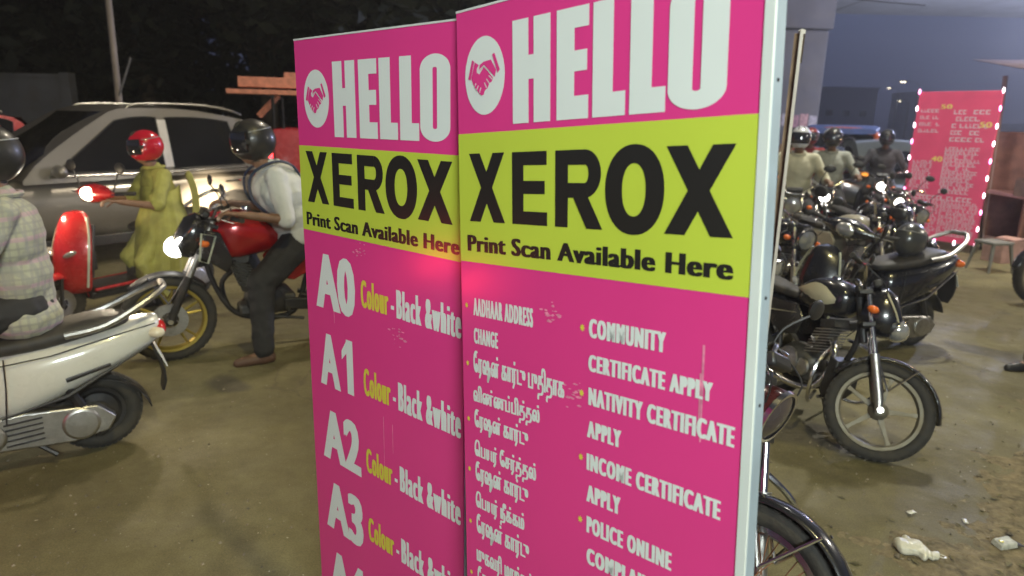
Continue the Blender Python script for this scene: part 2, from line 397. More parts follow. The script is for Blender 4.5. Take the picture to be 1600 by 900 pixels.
    if nak:
        for sy in (-1, 1):                    # shroud with pale intake frame
            b = MB(); pl = [(.40, .74), (.36, .92), (.27, .90), (.20, .70), (.24, .62)]
            b.prism(pl, sy*.15, sy*.185); sh = b.build('tank_shroud', BPAINT, t, bevel=.01)
            b = MB(); b.tube([Vector((x, sy*.192, z)) for x, z in ((.385, .90), (.30, .88), (.36, .70), (.41, .72))], .007, 6, closed=True); b.build('intake_trim', mat('pale_trim', (.45, .47, .38), .4), sh)
    # seat and tail
    b = MB(); rings = []
    sd = ((-.10, .07, .79, .84), (-.18, .11, .77, .845), (-.35, .12, .77, .84), (-.48, .125, .78, .87), (-.66, .11, .79, .895), (-.76, .06, .81, .88))
    for x, wv, z0, z1 in sd: rings.append(sup(x, wv, z0, z1, 16, 3))
    b.loft(rings); b.build('seat', SEATM, t, sub=1)
    b = MB(); rings = []
    for x, wv, z0, z1 in ((-.30, .10, .66, .78), (-.5, .115, .67, .79), (-.72, .09, .70, .80), (-.86, .05, .73, .80)): rings.append(sup(x, wv, z0, z1, 16, 2.8))
    b.loft(rings); tl = b.build('tail_cowl', s['paint'], t)
    b = MB(); b.ell((-.87, 0, .755), (.03, .06, .03), None, 12, 8); b.build('tail_lamp', mat('brake_lamp', (.5, .02, .02), .3, emit=(1, .03, .06), es=200, var=0) if s.get('brake') else (TAILON if s['tail_lit'] else REDL), tl)
    b = MB(); b.tube(smooth_pts([(-.5, -.13, .80), (-.75, -.13, .84), (-.88, -.08, .86), (-.90, 0, .86), (-.88, .08, .86), (-.75, .13, .84), (-.5, .13, .80)], 3), .009, 6); b.build('grab_rail', CHR if not nak else BLK, t)
    for sy in (-1, 1): blinker(MB, t, (-.80, sy*.05, .70), (0, sy, 0))
    for sy in (-1, 1):
        b = MB(); b.prism([(-.02, .68), (-.10, .76), (-.34, .75), (-.36, .60), (-.2, .52), (-.05, .56)], sy*.085, sy*.11); sp_ = b.build('side_panel', s['paint'], t, bevel=.012)
        if s['panel']: b = MB(); b.tube([(-.08, sy*.112, .70), (-.32, sy*.112, .66)], [.004, .010], 6, flat=.4); b.build('side_stripe', s['panel'], sp_)
    # rear mudguard with plate bracket
    b = MB(); rows = []
    for i in range(10):
        a = R_(95+75*i/9); rows.append([hubR+Vector((math.cos(a)*(s['R']+.05-.02*v*v), v*.07, math.sin(a)*(s['R']+.05-.02*v*v))) for v in (-1, -.5, 0, .5, 1)])
    b.sheet(rows); rm = b.build('rear_mudguard', BLK, t); md = rm.modifiers.new('t', 'SOLIDIFY'); md.thickness = .004
    b = MB(); b.box((-.98, 0, .52), (.006, .2, .12), (0, 15, 0)); b.build('number_plate', mat('plate_white', (.6, .6, .56), .5), rm)
    # engine
    b = MB(); b.ell((-.03, 0, .40), (.17, .12, .11)); b.box((-.06, 0, .36), (.30, .19, .13)); b.box((.0, 0, .32), (.36, .16, .08)); en = b.build('engine', IRON, t, bevel=.02)
    for i in range(9):
        f = MB(); f.box((.10+i*.006, 0, .49+i*.021), (.155-.004*abs(i-4), .15, .007), (0, -15, 0)); f.build('cooling_fin', ALU if not nak else IRON, en)
    b = MB(); b.tube([(.09, 0, .46), (.15, 0, .68)], .055, 12); b.box((.15, 0, .70), (.12, .12, .05), (0, -15, 0)); b.build('cylinder', IRON, en)
    for sy in (-1, 1):
        b = MB(); b.lathe([(.09, .0), (.088, .018), (.06, .03), (.001, .032)], (-.05, sy*.10, .38), (0, sy, 0), 20); b.lathe([(.06, 0), (.055, .015), (.001, .02)], (.07, sy*.09, .37), (0, sy, 0), 16); b.build('engine_cover', ALU if not nak else DARKM, en)
    b = MB(); b.tube(smooth_pts([(.19, -.03, .60), (.27, -.05, .5), (.22, -.09, .30), (.05, -.12, .24), (-.2, -.14, .26), (-.45, -.155, .30)], 5), .019, 10); ex = b.build('exhaust_pipe', CHR if not nak else DARKM, t)
    b = MB(); b.tube([(-.38, -.15, .29), (-.46, -.155, .30), (-.84, -.165, .38), (-.9, -.165, .39)], [.02, .043, .048, .03], 14); b.build('silencer', CHR if not nak else DARKM, ex)
    for sy in (-1, 1):
        b = MB(); p0 = Vector((-.48, sy*.115, .70)); p1 = Vector((-.62, sy*.115, s['R']+.03)); b.tube([p0, p1], .011, 8); sh = b.build('shock_absorber', CHR, t)
        b = MB(); pts = []
        for i in range(90): a = i*.62; q = p0.lerp(p1, .1+.75*i/89); pts.append(q+Vector((math.cos(a)*.026, math.sin(a)*.026, 0)))
        b.tube(pts, .0045, 5); b.build('spring', DARKM if nak else CHR, sh)
        b = MB(); b.tube([(-.14, sy*.1, .33), (-.14, sy*.22, .32)], .012, 8); b.build('footpeg', RUB, t)
    b = MB(); b.prism([(-.12, .40), (-.12, .32), (-.62, s['R']-.05), (-.70, s['R']), (-.62, s['R']+.06)], .10, .135); b.build('chain_cover', s['paint'] if not nak else DARKM, t, bevel=.01)
    b = MB(); b.tube([(.02, .12, .28), (.0, .30, .02)] if lean else [(.02, .12, .28), (-.25, .14, .24)], .011, 8); b.build('side_stand', DARKM, t)
    if s['guard']:
        b = MB(); pts = smooth_pts([(.24, .05, .62), (.33, .16, .58), (.36, .27, .48), (.36, .28, .32), (.30, .20, .22), (.2, .06, .25)], 4)
        b.tube(pts, .0125, 8); b.tube([(p.x, -p.y, p.z) for p in pts], .0125, 8); b.tube([(.27, -.1, .24), (.27, .1, .24)], .0125, 8); b.build('crash_guard', CHR, t)
        b = MB(); b.prism([(.35, .50), (.36, .32), (.30, .24), (.26, .30), (.28, .52)], -.10, .10); b.build('leg_shield', BLK, t, bevel=.01)
    settle(t)
    return t
# ------------------------------------------------------------------ scooter
def scooter(name, label, loc, heading, lean=0, steer=0, group=None, st=None):
    s = dict(paint=BPAINT, trim=CHR, lit=False, tail_lit=False, band=None)
    s.update(st or {})
    t = empty(name, loc, heading, lean, label, 'scooter', group, s.get('scale', .93))
    P = s['paint']; Rw = .215
    ax = Vector((-.45, 0, .89)).normalized(); P0 = Vector((.56, 0, .3))
    M = Matrix.Translation(P0) @ Matrix.Rotation(R_(steer), 4, ax) @ Matrix.Translation(-P0)
    hubF = Vector((.63, 0, Rw)); hubR = Vector((-.62, 0, Rw))
    wheel(t, hubF, Rw, .05, 'disc', DARKM, M, rimR=.125); wheel(t, hubR, Rw, .052, 'disc', DARKM, None, rimR=.125, disc=False)
    for sy in (-1, 1):
        b = MB(M); b.tube([hubF+Vector((-.0, sy*.07, 0)), hubF+Vector((-.02, sy*.07, .2)), P0+ax*.1], .014, 8); b.build('fork_leg', BLK, t)
    b = MB(M); rows = []
    for i in range(13):
        a = R_(-5+180*i/12); rows.append([hubF+Vector((math.cos(a)*(Rw+.03-.04*v*v), v*.085, math.sin(a)*(Rw+.03-.04*v*v))) for v in (-1, -.66, -.33, 0, .33, .66, 1)])
    b.sheet(rows); fm = b.build('front_mudguard', P, t); md = fm.modifiers.new('t', 'SOLIDIFY'); md.thickness = .005
    # apron / leg shield
    b = MB(); rings = []
    for z, xf, xb, wv in ((.26, .50, .42, .10), (.32, .53, .43, .17), (.42, .545, .45, .20), (.58, .53, .44, .215), (.72, .495, .42, .20), (.84, .455, .39, .15), (.92, .425, .37, .08)):
        ring = []
        for j in range(20):
            a = 2*math.pi*j/20; c, q = math.cos(a), math.sin(a)
            x = (xf+xb)/2+((xf-xb)/2+(.075 if c > 0 else 0)*(1-abs(q)))*c
            ring.append(Vector((x-.05*abs(q)**2*(1 if c > -.2 else 0), wv*math.copysign(abs(q)**.7, q), z)))
        rings.append(ring)
    b.loft(rings); ap = b.build('front_apron', P, t, sub=1)
    b = MB(); b.box((.385, 0, .60), (.03, .30, .42), (0, -8, 0)); b.box((.37, 0, .52), (.07, .22, .16)); b.build('inner_apron', BLK, ap, bevel=.02)
    for sy in (-1, 1):
        b = MB(); b.tube(smooth_pts([(.50, sy*.205, .34), (.475, sy*.222, .58), (.44, sy*.20, .74), (.40, sy*.14, .87)], 4), .009, 6); b.build('apron_edge_trim', mat('pale_trim', (.45, .47, .38), .4), ap)
        b = MB(); b.ell((.555, sy*.12, .60), (.03, .06, .022), (sy*25, 0, sy*25), 12, 8); b.build('apron_indicator', ORG if not s['band'] else LENS, ap)
    b = MB(); b.box((.12, 0, .285), (.56, .32, .05)); b.box((.12, 0, .24), (.6, .24, .06)); fl = b.build('floorboard', BLK, t, bevel=.015)
    for sy in (-1, 1):
        b = MB(); b.tube([(.42, sy*.165, .30), (-.12, sy*.165, .30), (-.2, sy*.17, .34)], [.012, .016, .02], 8, flat=1.0); b.build('floor_side_trim', P, fl)
    # rear body
    b = MB(); rings = []
    for x, wv, z0, z1 in ((-.13, .10, .32, .66), (-.18, .15, .33, .70), (-.30, .185, .36, .725), (-.46, .20, .42, .745), (-.62, .19, .50, .765), (-.78, .16, .575, .785), (-.90, .115, .635, .80), (-.965, .06, .675, .80)): rings.append(sup(x, wv, z0, z1, 24, 2.7))
    b.loft(rings); bd = b.build('body_panel', P, t, sub=1)
    for sy in (-1, 1):
        b = MB(); b.tube([(-.22, sy*.182, .40), (-.5, sy*.196, .47), (-.9, sy*.12, .66)], [.004, .011, .004], 6); b.build('body_side_strip', BLK if not s['band'] else s['trim'], bd)
        b = MB(); b.tube([(-.5, sy*.201, .555), (-.70, sy*.182, .60)], [.012, .009], 6, flat=.35, hint=(0, 1, 0)); b.build('body_emblem', DARKM, bd)
        b = MB(); b.tube([(-.20, sy*.164, .66), (-.45, sy*.183, .688), (-.75, sy*.148, .745), (-.93, sy*.09, .765)], .0035, 5); b.build('panel_gap', BLK, bd)
        b = MB(); b.tube([(-.262, sy*.178, .70), (-.255, sy*.184, .55), (-.235, sy*.172, .37)], .0035, 5); b.build('panel_gap', BLK, bd)
    b = MB(); rings = []
    for x, wv, z0, z1 in ((-.06, .08, .70, .73), (-.12, .13, .68, .765), (-.30, .155, .69, .785), (-.44, .16, .70, .80), (-.60, .15, .73, .835), (-.76, .12, .76, .84), (-.82, .06, .78, .82)): rings.append(sup(x, wv, z0, z1, 20, 3))
    b.loft(rings); b.build('seat', SEATM, t, sub=1)
    b = MB(); b.ell((-.955, 0, .715), (.035, .10, .045), None, 16, 10); tl = b.build('tail_lamp', TAILON if s['tail_lit'] else REDL, t)
    for sy in (-1, 1): b = MB(); b.ell((-.93, sy*.10, .715), (.045, .035, .03), (0, 0, -sy*25), 12, 8); b.build('indicator_lens', s.get('ind', ORG), tl)
    b = MB(); b.tube(smooth_pts([(-.52, -.165, .775), (-.70, -.18, .81), (-.88, -.15, .90), (-.98, -.08, .955), (-.99, 0, .96), (-.98, .08, .955), (-.88, .15, .90), (-.70, .18, .81), (-.52, .165, .775)], 5), .018, 8); b.build('grab_rail', ALU, t)
    # tail apron, mudflap, plate
    b = MB(); rows = []
    for i in range(11):
        a = R_(80+85*i/10); rows.append([hubR+Vector((math.cos(a)*(Rw+.05), v*.075, math.sin(a)*(Rw+.06))) for v in (-1, -.5, 0, .5, 1)])
    b.sheet(rows); rm = b.build('rear_mudguard', BLK, t); md = rm.modifiers.new('t', 'SOLIDIFY'); md.thickness = .006
    b = MB(); b.loft([[Vector((x, y*wv, z)) for y in (-1, 1)]+[Vector((x-.012, y*wv, z)) for y in (1, -1)] for x, z, wv in ((-.90, .64, .10), (-.945, .50, .09), (-.95, .42, .07), (-.935, .36, .05))]); b.build('plate_bracket', BLK, rm)
    b = MB(); b.box((-.947, 0, .565), (.006, .2, .11), (0, 22, 0)); b.build('number_plate', mat('plate_white', (.6, .6, .56), .5), rm)
    # drive unit (left) and silencer (right)
    b = MB(); b.prism([(-.10, .30), (-.06, .22), (-.16, .14), (-.50, .12), (-.66, .15), (-.70, .22), (-.62, .30), (-.3, .32)], .10, .165); b.lathe([(.075, 0), (.065, .02), (.001, .025)], (-.16, .165, .22), (0, 1, 0), 18); b.lathe([(.09, 0), (.08, .015), (.001, .02)], (-.54, .165, .215), (0, 1, 0), 20); dr = b.build('drive_cover', ALU, t, bevel=.012)
    b = MB()
    for i in range(5): b.box((-.30, .168, .17+i*.028), (.16, .01, .008), (0, 4, 0))
    b.tube([(-.14, .17, .15), (-.02, .21, .26)], .008, 6); b.build('kick_lever', DARKM, dr)
    b = MB(); b.box((-.2, 0, .30), (.34, .18, .18)); b.ell((-.3, 0, .36), (.16, .1, .1)); b.tube([(-.1, .05, .20), (-.1, .13, .06)], .012, 6); b.build('engine', IRON, t, bevel=.02)
    b = MB(); b.tube([(-.25, -.14, .22), (-.38, -.15, .24), (-.75, -.16, .31), (-.80, -.16, .32)], [.02, .055, .06, .03], 14); b.build('silencer', BLK, t)
    b = MB(); b.tube([(-.50, .14, .50), (-.62, .14, Rw)], .025, 8); b.build('shock_absorber', DARKM, t)
    b = MB()
    for sy in (-1, 1): b.tube([(-.28, sy*.10, .18), (-.42, sy*.14, .06 if not lean else .12)], .012, 6)
    b.tube([(-.35, -.12, .12), (-.35, .12, .12)], .012, 6)
    b.build('centre_stand', DARKM, t)
    # handlebar cowl
    top = P0+ax*.80; b = MB(M); rings = []
    for y, rx, rz in ((-.21, .02, .02), (-.16, .04, .035), (-.09, .075, .065), (0, .09, .08), (.09, .075, .065), (.16, .04, .035), (.21, .02, .02)):
        rings.append([top+Vector((.02+rx*math.cos(a), y, .02+rz*math.sin(a))) for a in [2*math.pi*j/16 for j in range(16)]])
    b.loft(rings); hc = b.build('handlebar_cowl', P, t)
    b = MB(M); b.ell(top+Vector((.075, 0, .02)), (.045, .085, .055), None, 16, 10); b.build('headlight_lens', HEADW if s['lit'] else LENS, hc)
    for sy in (-1, 1):
        b = MB(M); b.tube([top+Vector((-.02, sy*.19, .02)), top+Vector((-.08, sy*.34, .03))], .017, 10); b.build('grip', RUB, hc)
        b = MB(M); b.tube([top+Vector((.03, sy*.20, .02)), top+Vector((.0, sy*.33, .02))], .006, 6); b.build('brake_lever', CHR, hc)
        b = MB(M); mp = top+Vector((-.0, sy*.28, .20)); b.tube([top+Vector((.0, sy*.19, .03)), mp], .006, 6); b.ell(mp+Vector((0, sy*.02, .03)), (.014, .06, .045), None, 12, 8); b.build('mirror', BLK, hc)
    return t
# ------------------------------------------------------------------ people
def cap(b, p0, r0, p1, r1, n=10):
    p0, p1 = Vector(p0), Vector(p1); d = p1-p0; L = max(d.length, 1e-4); d = d/L; F = frame(d); x, y = F.col[0], F.col[1]; rings = []
    for a in (-85, -50, -20): c, s_ = math.cos(R_(a)), math.sin(R_(a)); rings.append([p0+d*r0*s_+(x*math.cos(2*math.pi*j/n)+y*math.sin(2*math.pi*j/n))*r0*c for j in range(n)])
    for a in (20, 50, 85): c, s_ = math.cos(R_(a)), math.sin(R_(a)); rings.append([p1+d*r1*s_+(x*math.cos(2*math.pi*j/n)+y*math.sin(2*math.pi*j/n))*r1*c for j in range(n)])
    b.loft(rings)
_tx = {}
def cloud(scale):
    if scale not in _tx: t = bpy.data.textures.new('folds', 'CLOUDS'); t.noise_scale = scale; t.noise_depth = 2; _tx[scale] = t
    return _tx[scale]
def blob(b, name, m, parent, voxel=.01, it=3, folds=0, fs=.09, cutz=None):
    me = b.mesh('tmp'); o = bpy.data.objects.new('tmp', me); COL.objects.link(o)
    md = o.modifiers.new('r', 'REMESH'); md.mode = 'VOXEL'; md.voxel_size = voxel; md.use_smooth_shade = True
    md = o.modifiers.new('s', 'SMOOTH'); md.factor = .6; md.iterations = it
    if folds: md = o.modifiers.new('d', 'DISPLACE'); md.texture = cloud(fs); md.strength = folds; md.mid_level = .5
    dg = bpy.context.evaluated_depsgraph_get(); me2 = bpy.data.meshes.new_from_object(o.evaluated_get(dg))
    bpy.data.objects.remove(o); bpy.data.meshes.remove(me)
    me2.name = name; me2.materials.clear(); me2.materials.append(m)
    for p in me2.polygons: p.use_smooth = True
    ob = bpy.data.objects.new(name, me2); COL.objects.link(ob); ob.parent = parent
    return ob
def ik(a, c, l1, l2, pole):
    a, c, pole = Vector(a), Vector(c), Vector(pole); d = c-a; D = min(d.length, (l1+l2)*.995); d.normalize()
    x = (l1*l1-l2*l2+D*D)/(2*D); h = math.sqrt(max(l1*l1-x*x, 0)); p = pole-a; p = (p-d*p.dot(d)).normalized()
    return a+d*x+p*h, a+d*D
def hand(b, w, d, side, palm, curl=60, k=1.0):
    """w wrist, d direction of the palm, palm = normal the fingers curl towards, side = towards the thumb"""
    w, d, palm = Vector(w), Vector(d).normalized(), Vector(palm).normalized(); s = d.cross(palm).normalized()
    if s.dot(Vector(side)) < 0: s = -s
    for u in (-.028, -.009, .010, .027): cap(b, w+s*u*.6, .015*k, w+d*.085*k+s*u, .0125*k, 8)
    for i, (u, L) in enumerate(((.028, .078), (.009, .086), (-.010, .08), (-.028, .062))):
        p = w+d*.088*k+s*u*1.05; a = R_(curl*.35+6*i*.3); q = p
        for sg, fr in enumerate((.46, .31, .23)):
            dd = d*math.cos(a)+palm*math.sin(a); q2 = q+dd*L*fr*k; cap(b, q, (.0098-.0009*sg)*k, q2, (.009-.0009*sg)*k, 7); q = q2; a += R_(curl*.62)
    p = w+d*.025*k+s*.026; a = 0; q = p
    for sg, (fr, sd, pm) in enumerate(((.040, .75, .45), (.032, .35, .8), (.024, .0, .9))):
        dd = (d*.65+s*sd+palm*pm).normalized(); q2 = q+dd*fr*k; cap(b, q, (.0125-.001*sg)*k, q2, (.0115-.001*sg)*k, 7); q = q2
def person(label, loc, rz, J, look, group=None, scale=1):
    """J: pelvis, neck, head, hand_l/r, foot_l/r in the frame of root; look: colours and clothing"""
    t = empty('person', loc, rz, 0, label, 'person', group, scale)
    L = dict(voxel=.011, shirt=None, trousers=None, sleeve=.55, skin=SKIN, helmet=None, shoe=BLK, hair=None, elbow_out=.3, knee_out=.15, pitch=0, yaw=0, visor=True, shirt_r=1.0, untucked=.05, curl=75); L.update(look)
    V = Vector; pel, nk, hd = V(J['pelvis']), V(J['neck']), V(J['head'])
    up = (nk-pel).normalized(); lat = V(J.get('lat', (0, 1, 0))).normalized(); fwd = lat.cross(up).normalized()
    sh = {1: nk+lat*.175-up*.045, -1: nk-lat*.175-up*.045}; hp = {1: pel+lat*.09, -1: pel-lat*.09}
    arm, leg = {}, {}
    for s_, n_ in ((1, 'l'), (-1, 'r')):
        h = V(J['hand_'+n_]); pole = V(J.get('elbow_'+n_, sh[s_]+lat*s_*L['elbow_out']-V((0, 0, 1))*.5))
        e_, w_ = ik(sh[s_], h, .285, .255, pole); arm[s_] = (e_, w_)
        f = V(J['foot_'+n_]); pole = V(J.get('knee_'+n_, hp[s_]+V((1.0, s_*L['knee_out'], .6))))
        k_, a_ = ik(hp[s_], f, .43, .42, pole); leg[s_] = (k_, a_)
    b = MB(); mt = Matrix((lat, -fwd, up)).transposed() if False else Matrix((lat, fwd, up)).transposed()
    chest = nk-up*.17; belly = pel+up*.15
    b.ell(chest, (.155, .105, .19), mt); b.ell(belly, (.135, .10, .16), mt); b.ell(pel, (.155, .115, .12), mt)
    cap(b, sh[1], .055, sh[-1], .055); cap(b, nk-up*.03, .06, hd-V((0, 0, .05)), .052)
    hm = Euler((0, R_(L['pitch']), R_(L['yaw']))).to_matrix()
    H = lambda x, y, z: hd+hm @ V((x, y, z))
    b.ell(hd+hm @ V((-.01, 0, .03)), (.092, .074, .10), hm); b.ell(H(.03, 0, -.045), (.062, .056, .062), hm)
    cap(b, H(.07, 0, .03), .012, H(.098, 0, -.012), .017, 8)      # nose
    cap(b, H(.078, -.016, -.055), .010, H(.078, .016, -.055), .010, 8)   # lips
    for s_ in (-1, 1): cap(b, H(-.0, s_*.075, .02), .016, H(-.005, s_*.078, -.015), .012, 8)
    for s_ in (-1, 1):
        e_, w_ = arm[s_]; d = (w_-e_).normalized()
        cap(b, sh[s_], .05, e_, .039); cap(b, e_, .038, w_, .025)
        palm = V(J.get('palm', (.2, 0, -1))); palm = (palm-d*palm.dot(d)).normalized()
        hand(b, w_, d, -lat*s_, palm, L['curl'])
        k_, a_ = leg[s_]; cap(b, hp[s_], .085, k_, .055); cap(b, k_, .056, a_, .036)
        fd = V(J.get('toe', (1, 0, 0))); fd = (fd-V((0, 0, fd.z))).normalized(); cap(b, a_-V((0, 0, .03)), .032, a_+fd*.13-V((0, 0, .055)), .026)
    blob(b, 'body', L['skin'], t, L['voxel'], 2)
    for s_ in (-1, 1):
        e = MB(); e.ell(H(.072, s_*.03, .012), (.012, .014, .009), hm, 10, 6); eo = e.build('eye', mat('eye_white', (.6, .57, .52), .25), t); e = MB(); e.ell(H(.082, s_*.03, .012), (.004, .0065, .0065), hm, 8, 6); e.build('iris', BLK, eo)
    if L['hair']:
        b = MB(); b.ell(H(-.02, 0, .045), (.1, .083, .098), hm); b.ell(H(-.05, 0, .0), (.07, .076, .09), hm); blob(b, 'hair', L['hair'], t, .008, 2, .008, .02)
    k = L['shirt_r']
    if L['shirt']:
        b = MB(); b.ell(chest, (.180*k, .128*k, .20), mt); b.ell(belly, (.165*k, .125*k, .19), mt); cap(b, pel+up*.02, .128*k, nk-up*.2, .128*k, 16); b.ell(pel+up*(.06-L['untucked']), (.175*k, .135*k, .12), mt)
        cap(b, sh[1], .070, sh[-1], .070); cap(b, nk-up*.02, .072, nk+up*.005, .066)
        for s_ in (-1, 1):
            e_, w_ = arm[s_]; tot = L['sleeve']
            if tot <= .55: q = sh[s_].lerp(e_, tot/.55); cap(b, sh[s_], .070, q, .066)
            else: cap(b, sh[s_], .070, e_, .056); cap(b, e_, .056, e_.lerp(w_, (tot-.55)/.45), .045)
        so = blob(b, 'shirt', L['shirt'], t, L['voxel'], 2, .022, .10)
        cb = MB(); cb.tube([nk-up*.0+(mt @ V((math.cos(a)*.078, math.sin(a)*.078, .02))) for a in [2*math.pi*j/14 for j in range(14)]], .013, 6, closed=True); cb.build('collar', L['shirt'], so)
    if L['trousers']:
        b = MB(); b.ell(pel-up*.01, (.172, .132, .12), mt)
        for s_ in (-1, 1): k_, a_ = leg[s_]; q = L.get('leg_r', 1.0); cap(b, hp[s_]-up*.0, .105*q, k_, .076*q); cap(b, k_, .075*q, k_.lerp(a_, .97), .056*q)
        blob(b, 'trousers', L['trousers'], t, L['voxel'], 2, .02, .07)
    for s_ in (-1, 1):
        k_, a_ = leg[s_]; fd = V(J.get('toe', (1, 0, 0))); fd = (fd-V((0, 0, fd.z))).normalized()
        b = MB(); cap(b, a_-fd*.035-V((0, 0, .05)), .040, a_+fd*.09-V((0, 0, .058)), .040); cap(b, a_+fd*.09-V((0, 0, .058)), .040, a_+fd*.155-V((0, 0, .066)), .030); cap(b, a_, .044, a_-V((0, 0, .05)), .046)
        blob(b, 'shoe', L['shoe'], t, .009, 2)
    if L['helmet']:
        helmet(t, hd+hm @ V((-.005, 0, .025)), hm, L['helmet'], L['visor'], 'helmet')
    return t, sh, arm, leg, (hd, hm, nk, up, lat, fwd)
def helmet(parent, c, hm, m, visor=True, nm='helmet', loose=False):
    b = MB(); nu, nv = 32, 20; rows = []
    def P(i, j, k=1):
        a = -math.pi/2+.42+(math.pi-.44)*i/nv; ph = 2*math.pi*j/nu
        x = .136*math.cos(a)*math.cos(ph); y = .111*math.cos(a)*math.sin(ph); z = .132*math.sin(a)
        if z < 0: x *= 1+.10*(math.cos(ph) > 0)*math.cos(ph)*(-z/.1); 
        return Vector((x*k, y*k, z*k+.012))
    vs = [P(i, j) for i in range(nv+1) for j in range(nu)]; fs = []
    for i in range(nv):
        for j in range(nu):
            ph = (j+.5)/nu*360; ph = ph-360 if ph > 180 else ph
            if abs(ph) < 62 and 5 <= i <= 11: continue
            fs.append((i*nu+j, i*nu+(j+1) % nu, (i+1)*nu+(j+1) % nu, (i+1)*nu+j))
    fs.append(tuple(nv*nu+j for j in range(nu)))
    b.add(vs, fs); hb = MB(); hb.v = [c+hm @ v for v in b.v]; hb.f = b.f
    o = hb.build(nm, m, parent); md = o.modifiers.new('t', 'SOLIDIFY'); md.thickness = .012; md.offset = -1
    if visor:
        vb = MB(); rows = []
        for i in range(5, 13):
            row = []
            for q in range(13):
                ph = R_(-66+132*q/12); a = -math.pi/2+.42+(math.pi-.44)*i/nv; r = 1.035
                row.append(c+hm @ (Vector((.136*math.cos(a)*math.cos(ph)*r*(1.04 if i < 8 else 1), .111*math.cos(a)*math.sin(ph)*r, .132*math.sin(a)*r+.012))))
            rows.append(row)
        vb.sheet(rows); v = vb.build('visor', mat('smoked_visor', (.02, .02, .025), .08, coat=1), o)
    rim = MB(); rim.tube([c+hm @ Vector((.136*math.cos(R_(-68))*1.02*math.cos(p)*1.05*(1.08 if math.cos(p) > 0 else .96), .111*.42*math.sin(p)*.97, -.112)) for p in [2*math.pi*j/20 for j in range(20)]], .006, 6, closed=True); rim.build('helmet_rim', RUB, o)
    for s_ in (-1, 1):
        g = MB(); g.tube([c+hm @ Vector((.136*math.cos(a)*math.cos(R_(s_*24))*1.02, .111*math.cos(a)*math.sin(R_(s_*24))*1.05, .132*math.sin(a)*1.02+.012)) for a in (.75, .95, 1.15)], [.004, .008, .004], 6); g.build('vent', RUB, o)
        g = MB(); g.lathe([(.016, 0), (.014, .006), (.001, .008)], c+hm @ Vector((.045, s_*.108, .012)), hm @ Vector((.25, s_, 0)), 12); g.build('visor_hinge', RUB, o)
    g = MB(); g.tube([c+hm @ Vector((.136*math.cos(a)*math.cos(p)*1.012, .111*math.cos(a)*math.sin(p)*1.012, .132*math.sin(a)*1.012+.012)) for a, p in [(.42+.12*math.sin(q/20*math.pi), R_(75+210*q/20)) for q in range(21)]], .0035, 5); g.build('shell_stripe', mat('helmet_decal', (.30, .30, .30), .4), o)
    return o
